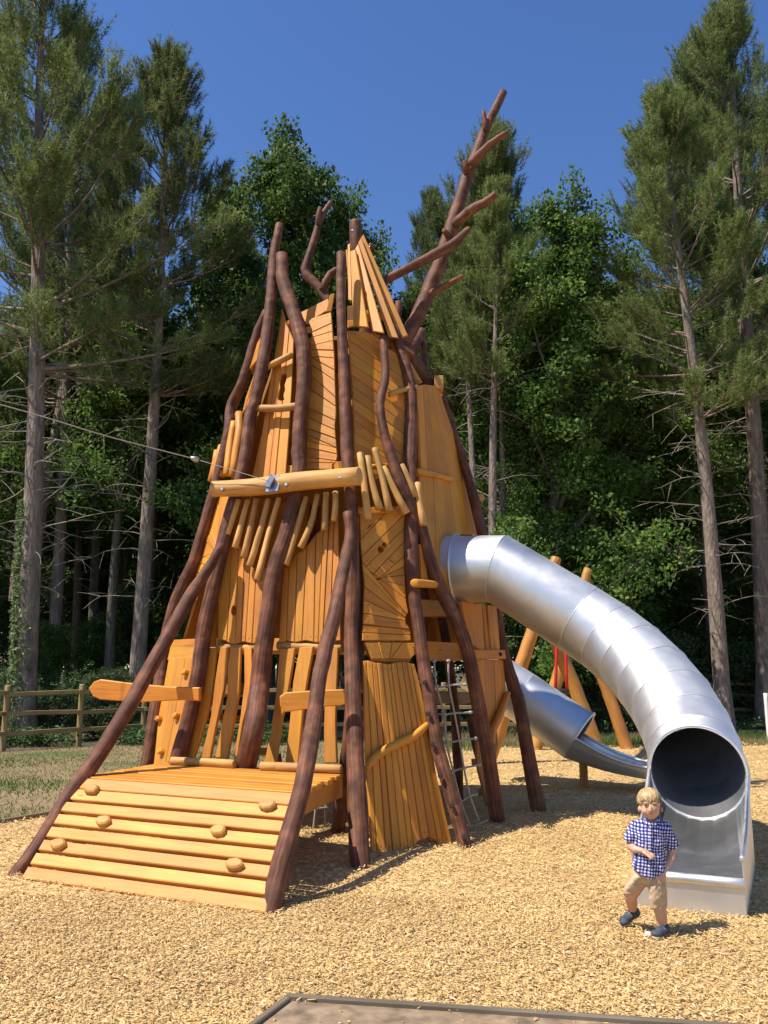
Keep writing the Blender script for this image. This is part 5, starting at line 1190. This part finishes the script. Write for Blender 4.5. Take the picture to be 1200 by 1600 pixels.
# hair: a cap and many combed strands
HAIR, t_, b_, L_ = nmat('blond_hair')
a_ = node(t_, 'ShaderNodeAttribute', attribute_name='tint'); rp_ = ramp(t_, [(0, (.17, .095, .035)), (.45, (.38, .24, .10)), (1, (.66, .48, .25))]); L_(a_.outputs['Fac'], rp_.inputs[0]); L_(rp_.outputs[0], b_.inputs['Base Color']); b_.inputs['Roughness'].default_value = .45; b_.inputs['Anisotropic'].default_value = .5
def hair():
    rng = np.random.default_rng(2); rnd = random.Random(2); V = []; Fc = []; T = []
    c = hc+Vector((0, .012, .004)); crown = Vector((.1, .5, .9)).normalized()
    for k in range(2600):
        az = rnd.uniform(0, 6.2832); e = Vector((math.cos(az), math.sin(az), 0))
        front = max(0, -e.y)
        zl = .12+.16*front**2 if e.y < .2 else -.1-.35*e.y
        if abs(e.x) > .6 and e.y < .45: zl = .02-.12*rnd.random()
        if front > .55: zl = .27+.10*math.sin(e.x*9+1)+rnd.uniform(-.16, .10)
        end = Vector((e.x, e.y, zl+rnd.uniform(-.05, .05))).normalized(); st = crown+Vector((rnd.gauss(0, .22), rnd.gauss(0, .22), rnd.gauss(0, .1))); st.normalize()
        r0 = 1.0+rnd.uniform(0, .075); pts = []; m = 7
        f0 = rnd.uniform(0, .45)
        for i in range(m+1):
            t = f0+(1-f0)*i/m; d = st.slerp(end, t) if st.angle(end) > .01 else end
            rr = r0+.05*math.sin(t*2.6); d = d+Vector((rnd.gauss(0, .008),)*3)
            pts.append(c+Vector((d.x*.070*rr, d.y*.081*rr, d.z*.081*rr)))
        w_ = rnd.uniform(.0012, .0032); tt = min(1, max(0, rnd.gauss(.5, .3))); b0 = len(V)
        for i, p in enumerate(pts):
            tg = (pts[min(i+1, m)]-pts[max(i-1, 0)]).normalized(); nr = (p-c).normalized(); s = tg.cross(nr).normalized(); ww = w_*(1 if i < m-1 else (.7 if i == m-1 else .15))
            V += [tuple(p-s*ww), tuple(p+nr*ww*.9), tuple(p+s*ww)]; T += [tt]*3
        for i in range(m):
            for j in (0, 1): Fc.append((b0+i*3+j, b0+i*3+j+1, b0+i*3+j+4, b0+i*3+j+3))
    V = np.array(V)-np.array(PR.location); o = bpy.data.objects.new('hair', mesh_np('hair', V, Fc, HAIR, T, True)); link(o, PR)
    b = bmesh.new(); ico(b, c+Vector((0, .006, .012)), (.0705, .0815, .0775)); 
    for v in list(b.verts):
        d = v.co-c
        if d.z < .022 and d.y < .01 or d.z < -.03: b.verts.remove(v)
    me = bpy.data.meshes.new('hair_cap'); bmesh.ops.translate(b, verts=b.verts, vec=-Vector(PR.location)); b.to_mesh(me); b.free(); me.materials.append(HAIR); me.shade_smooth()
    at_ = me.attributes.new('tint', 'FLOAT', 'POINT'); at_.data.foreach_set('value', [.25]*len(me.vertices))
    q = bpy.data.objects.new('scalp_hair', me); q.parent = o; COL.objects.link(q)
hair()
# shirt
def gingham():
    m, t, b, L = nmat('blue_gingham'); tc = node(t, 'ShaderNodeTexCoord'); mp = node(t, 'ShaderNodeMapping'); mp.inputs['Rotation'].default_value = (0, -.12, 0); L(tc.outputs['Object'], mp.inputs[0]); sp = node(t, 'ShaderNodeSeparateXYZ'); L(mp.outputs[0], sp.inputs[0]); st = []
    nz = node(t, 'ShaderNodeTexNoise', i_Scale=9.0); L(tc.outputs['Object'], nz.inputs['Vector'])
    for ax in ('X', 'Z'):
        wv = node(t, 'ShaderNodeMath', operation='MULTIPLY_ADD'); wv.inputs[1].default_value = .035; L(nz.outputs[0], wv.inputs[0]); L(sp.outputs[ax], wv.inputs[2])
        d = node(t, 'ShaderNodeMath', operation='MULTIPLY'); d.inputs[1].default_value = 1/.0195; L(wv.outputs[0], d.inputs[0])
        f = node(t, 'ShaderNodeMath', operation='FRACT'); L(d.outputs[0], f.inputs[0]); g = node(t, 'ShaderNodeMath', operation='GREATER_THAN'); g.inputs[1].default_value = .5; L(f.outputs[0], g.inputs[0]); st.append(g)
    ad = node(t, 'ShaderNodeMath', operation='ADD'); L(st[0].outputs[0], ad.inputs[0]); L(st[1].outputs[0], ad.inputs[1]); hf = node(t, 'ShaderNodeMath', operation='MULTIPLY'); hf.inputs[1].default_value = .5; L(ad.outputs[0], hf.inputs[0])
    rp = ramp(t, [(0, (.70, .70, .76)), (.3, (.105, .11, .31)), (.8, (.018, .02, .11))], 'CONSTANT'); L(hf.outputs[0], rp.inputs[0]); L(rp.outputs[0], b.inputs['Base Color']); b.inputs['Roughness'].default_value = .85; b.inputs['Specular IOR Level'].default_value = .2
    return m
GH = gingham()
def ringloft(b, rings):
    vs = []
    for R in rings: vs.append([b.verts.new(p) for p in R])
    for i in range(len(vs)-1):
        n = len(vs[i])
        for j in range(n): b.faces.new((vs[i][j], vs[i][(j+1) % n], vs[i+1][(j+1) % n], vs[i+1][j]))
    b.faces.new(vs[0][::-1]); b.faces.new(vs[-1])
def hem(x): return 868+(985-868)*math.sin(max(0, min(1, (x-225)/190))*1.57)**1.4 if x < 415 else 985-(985-915)*min(1, (x-415)/140)**1.5
def oring(cx, cy, hw, hd, dyc, n=28, hemf=0):
    R = []
    for j in range(n):
        a = 2*math.pi*j/n; ca, sa = math.cos(a), math.sin(a); x = cx+hw*math.copysign(abs(ca)**.85, ca); d = dyc+hd*math.copysign(abs(sa)**.85, sa); y = cy
        if hemf: y = cy+(hem(x)-cy)*hemf if sa < .2 else cy+(hem(x)-40-cy)*hemf*.8
        R.append(J(x, y, d))
    return R
bm = bmesh.new()
ringloft(bm, [oring(398, 446, 60, .042, .012), oring(397, 454, 80, .050, .012), oring(396, 466, 122, .060, .01), oring(394, 500, 146, .070, .01), oring(390, 570, 146, .082, .005), oring(388, 660, 142, .086, 0), oring(386, 740, 146, .09, 0), oring(386, 820, 156, .095, 0), oring(386, 840, 160, .097, 0, hemf=.5), oring(388, 850, 163, .099, 0, hemf=1)])
cap(bm, J(345, 462, .012), J(262, 495, .01), .040, .044); cap(bm, J(450, 462, .012), J(522, 500, .01), .040, .044)
for P, R in [([J(272, 478, .01), J(232, 555, .008), J(205, 612, .004)], [.046, .047, .046]), ([J(512, 485, .01), J(556, 575, .015), J(594, 662, .02)], [.046, .047, .046])]:
    rr = []
    for i, p in enumerate(P+[P[-1]]):
        T = (P[2]-P[0]).normalized(); s = T.cross(Vector((0, 1, 0))).normalized(); u = T.cross(s); q = p+(T*.014 if i == 3 else Vector())
        rr.append([q+s*(R[min(i, 2)]*math.cos(2*math.pi*j/16))+u*(R[min(i, 2)]*.9*math.sin(2*math.pi*j/16)) for j in range(16)])
    ringloft(bm, rr)
bmesh.ops.recalc_face_normals(bm, faces=bm.faces)
shirt = fuse('shirt', bm, [GH], .004, 3, PR, .026, .055)
def strip(name, pts, w_, mat, parent, th=.004, nrm=Vector((0, -1, 0))):
    V = []; Fc = []; P0 = Vector(PR.location)
    for i, p in enumerate(pts):
        T = (pts[min(i+1, len(pts)-1)]-pts[max(i-1, 0)]).normalized(); s = T.cross(nrm).normalized()
        V += [p-s*w_, p+s*w_, p+s*w_+nrm*th, p-s*w_+nrm*th]
    for i in range(len(pts)-1):
        for j in range(4): Fc.append((i*4+j, i*4+(j+1) % 4, i*4+4+(j+1) % 4, i*4+4+j))
    Fc += [(3, 2, 1, 0), tuple(len(V)-4+k for k in range(4))]
    me = bpy.data.meshes.new(name); me.from_pydata([v-P0 for v in V], [], Fc); me.materials.append(mat); o = bpy.data.objects.new(name, me); link(o, parent); return o
strip('collar', [J(338, 400, -.005), J(350, 440, -.050), J(396, 472, -.066)], .010, GH, shirt, .006); strip('collar', [J(470, 402, -.005), J(452, 442, -.050), J(402, 472, -.066)], .010, GH, shirt, .006)
strip('button_placket', [J(398, 478, -.076), J(394, 600, -.090), J(392, 720, -.096), J(392, 840, -.105), J(396, 960, -.108)], .009, GH, shirt, .003)
# shorts
KH = plain('khaki_cotton', (.50, .365, .225), .85, 0, .12, 30, .3, .2)
bm = bmesh.new()
ico(bm, J(378, 930, .01), (.112, .088, .075))
for rings in [[oring(308, 950, 84, .078, .02, 20), oring(262, 1010, 88, .078, .03, 20), oring(228, 1060, 86, .074, .04, 20), oring(215, 1100, 78, .068, .045, 20), oring(214, 1108, 76, .066, .045, 20)],
              [oring(448, 960, 88, .08, 0, 20), oring(458, 1060, 86, .074, -.02, 20), oring(464, 1160, 82, .068, -.025, 20), oring(466, 1235, 78, .062, -.02, 20), oring(466, 1252, 77, .061, -.02, 20)]]:
    ringloft(bm, rings)
bmesh.ops.recalc_face_normals(bm, faces=bm.faces)
shorts = fuse('shorts', bm, [KH], .004, 3, PR, .014, .045)
# shoes and socks
SH = plain('dark_blue_canvas', (.045, .06, .075), .7, 0, .35, 60, .3); SO = plain('tan_sole', (.34, .24, .16), .8); SOCK = plain('dark_sock', (.02, .02, .025), .9); STR = plain('grey_strap', (.11, .13, .15), .7)
def shoe(heel, toe, ank, nrm):
    bm = bmesh.new(); d = (toe-heel).normalized(); nrm = (nrm-d*nrm.dot(d)).normalized(); sd = d.cross(nrm); q = Matrix((d, sd, nrm)).transposed().to_quaternion()
    L = (toe-heel).length; mid = heel.lerp(toe, .5)
    ico(bm, heel.lerp(toe, .22)+nrm*.03, (.037, .030, .035), q); ico(bm, heel.lerp(toe, .5)+nrm*.027, (.046, .032, .028), q); ico(bm, heel.lerp(toe, .75)+nrm*.020, (.039, .034, .021), q); cap(bm, heel.lerp(toe, .2)+nrm*.04, ank, .031, .031)
    s = fuse('shoe', bm, [SH], .0035, 2, PR)
    bm = bmesh.new(); ico(bm, heel.lerp(toe, .25)+nrm*.006, (.042, .031, .008), q); ico(bm, heel.lerp(toe, .7)+nrm*.005, (.052, .037, .008), q); fuse('sole', bm, [SO], .003, 1, s)
    for t in (.42, .58):
        c = heel.lerp(toe, t)+nrm*(.053-.030*(t-.4)*2); strip('strap', [c-sd*.028-nrm*.014, c-sd*.012+nrm*.004, c+sd*.012+nrm*.004, c+sd*.028-nrm*.014], .007, STR, s, .003, nrm)
g1 = gr(1045, 1462); t1 = gr(1017, 1470)
shoe(g1+Vector((0, 0, .012)), g1+(t1-g1).normalized()*.155+Vector((0, 0, .012)), J(512, 1440, .0), Vector((0, 0, 1)))
t2 = gr(970, 1449)+Vector((0, 0, .012)); h2_ = J(250, 1310, .17); h2_ = t2+(h2_-t2).normalized()*.155
shoe(h2_, t2, J(228, 1262, .155), Vector((-.25, -.45, .85)))
bm = bmesh.new(); cap(bm, J(228, 1250, .15), J(226, 1270, .155), .0305, .0315); fuse('sock', bm, [SOCK], .003, 1, PR)
# a scrap of white paper by the child's foot
p = gr(1012, 1468); o = mk('paper_scrap', [p+Vector(v) for v in [(-.018, -.01, .028), (.015, -.014, .03), (.02, .012, .045), (-.01, .016, .04), (0, 0, .05)]], [(0, 1, 4), (1, 2, 4), (2, 3, 4), (3, 0, 4)], plain('white_paper', (.8, .8, .8), .7), None); tag(o, 'tiny white paper scrap on the chips by the foot', 'litter')
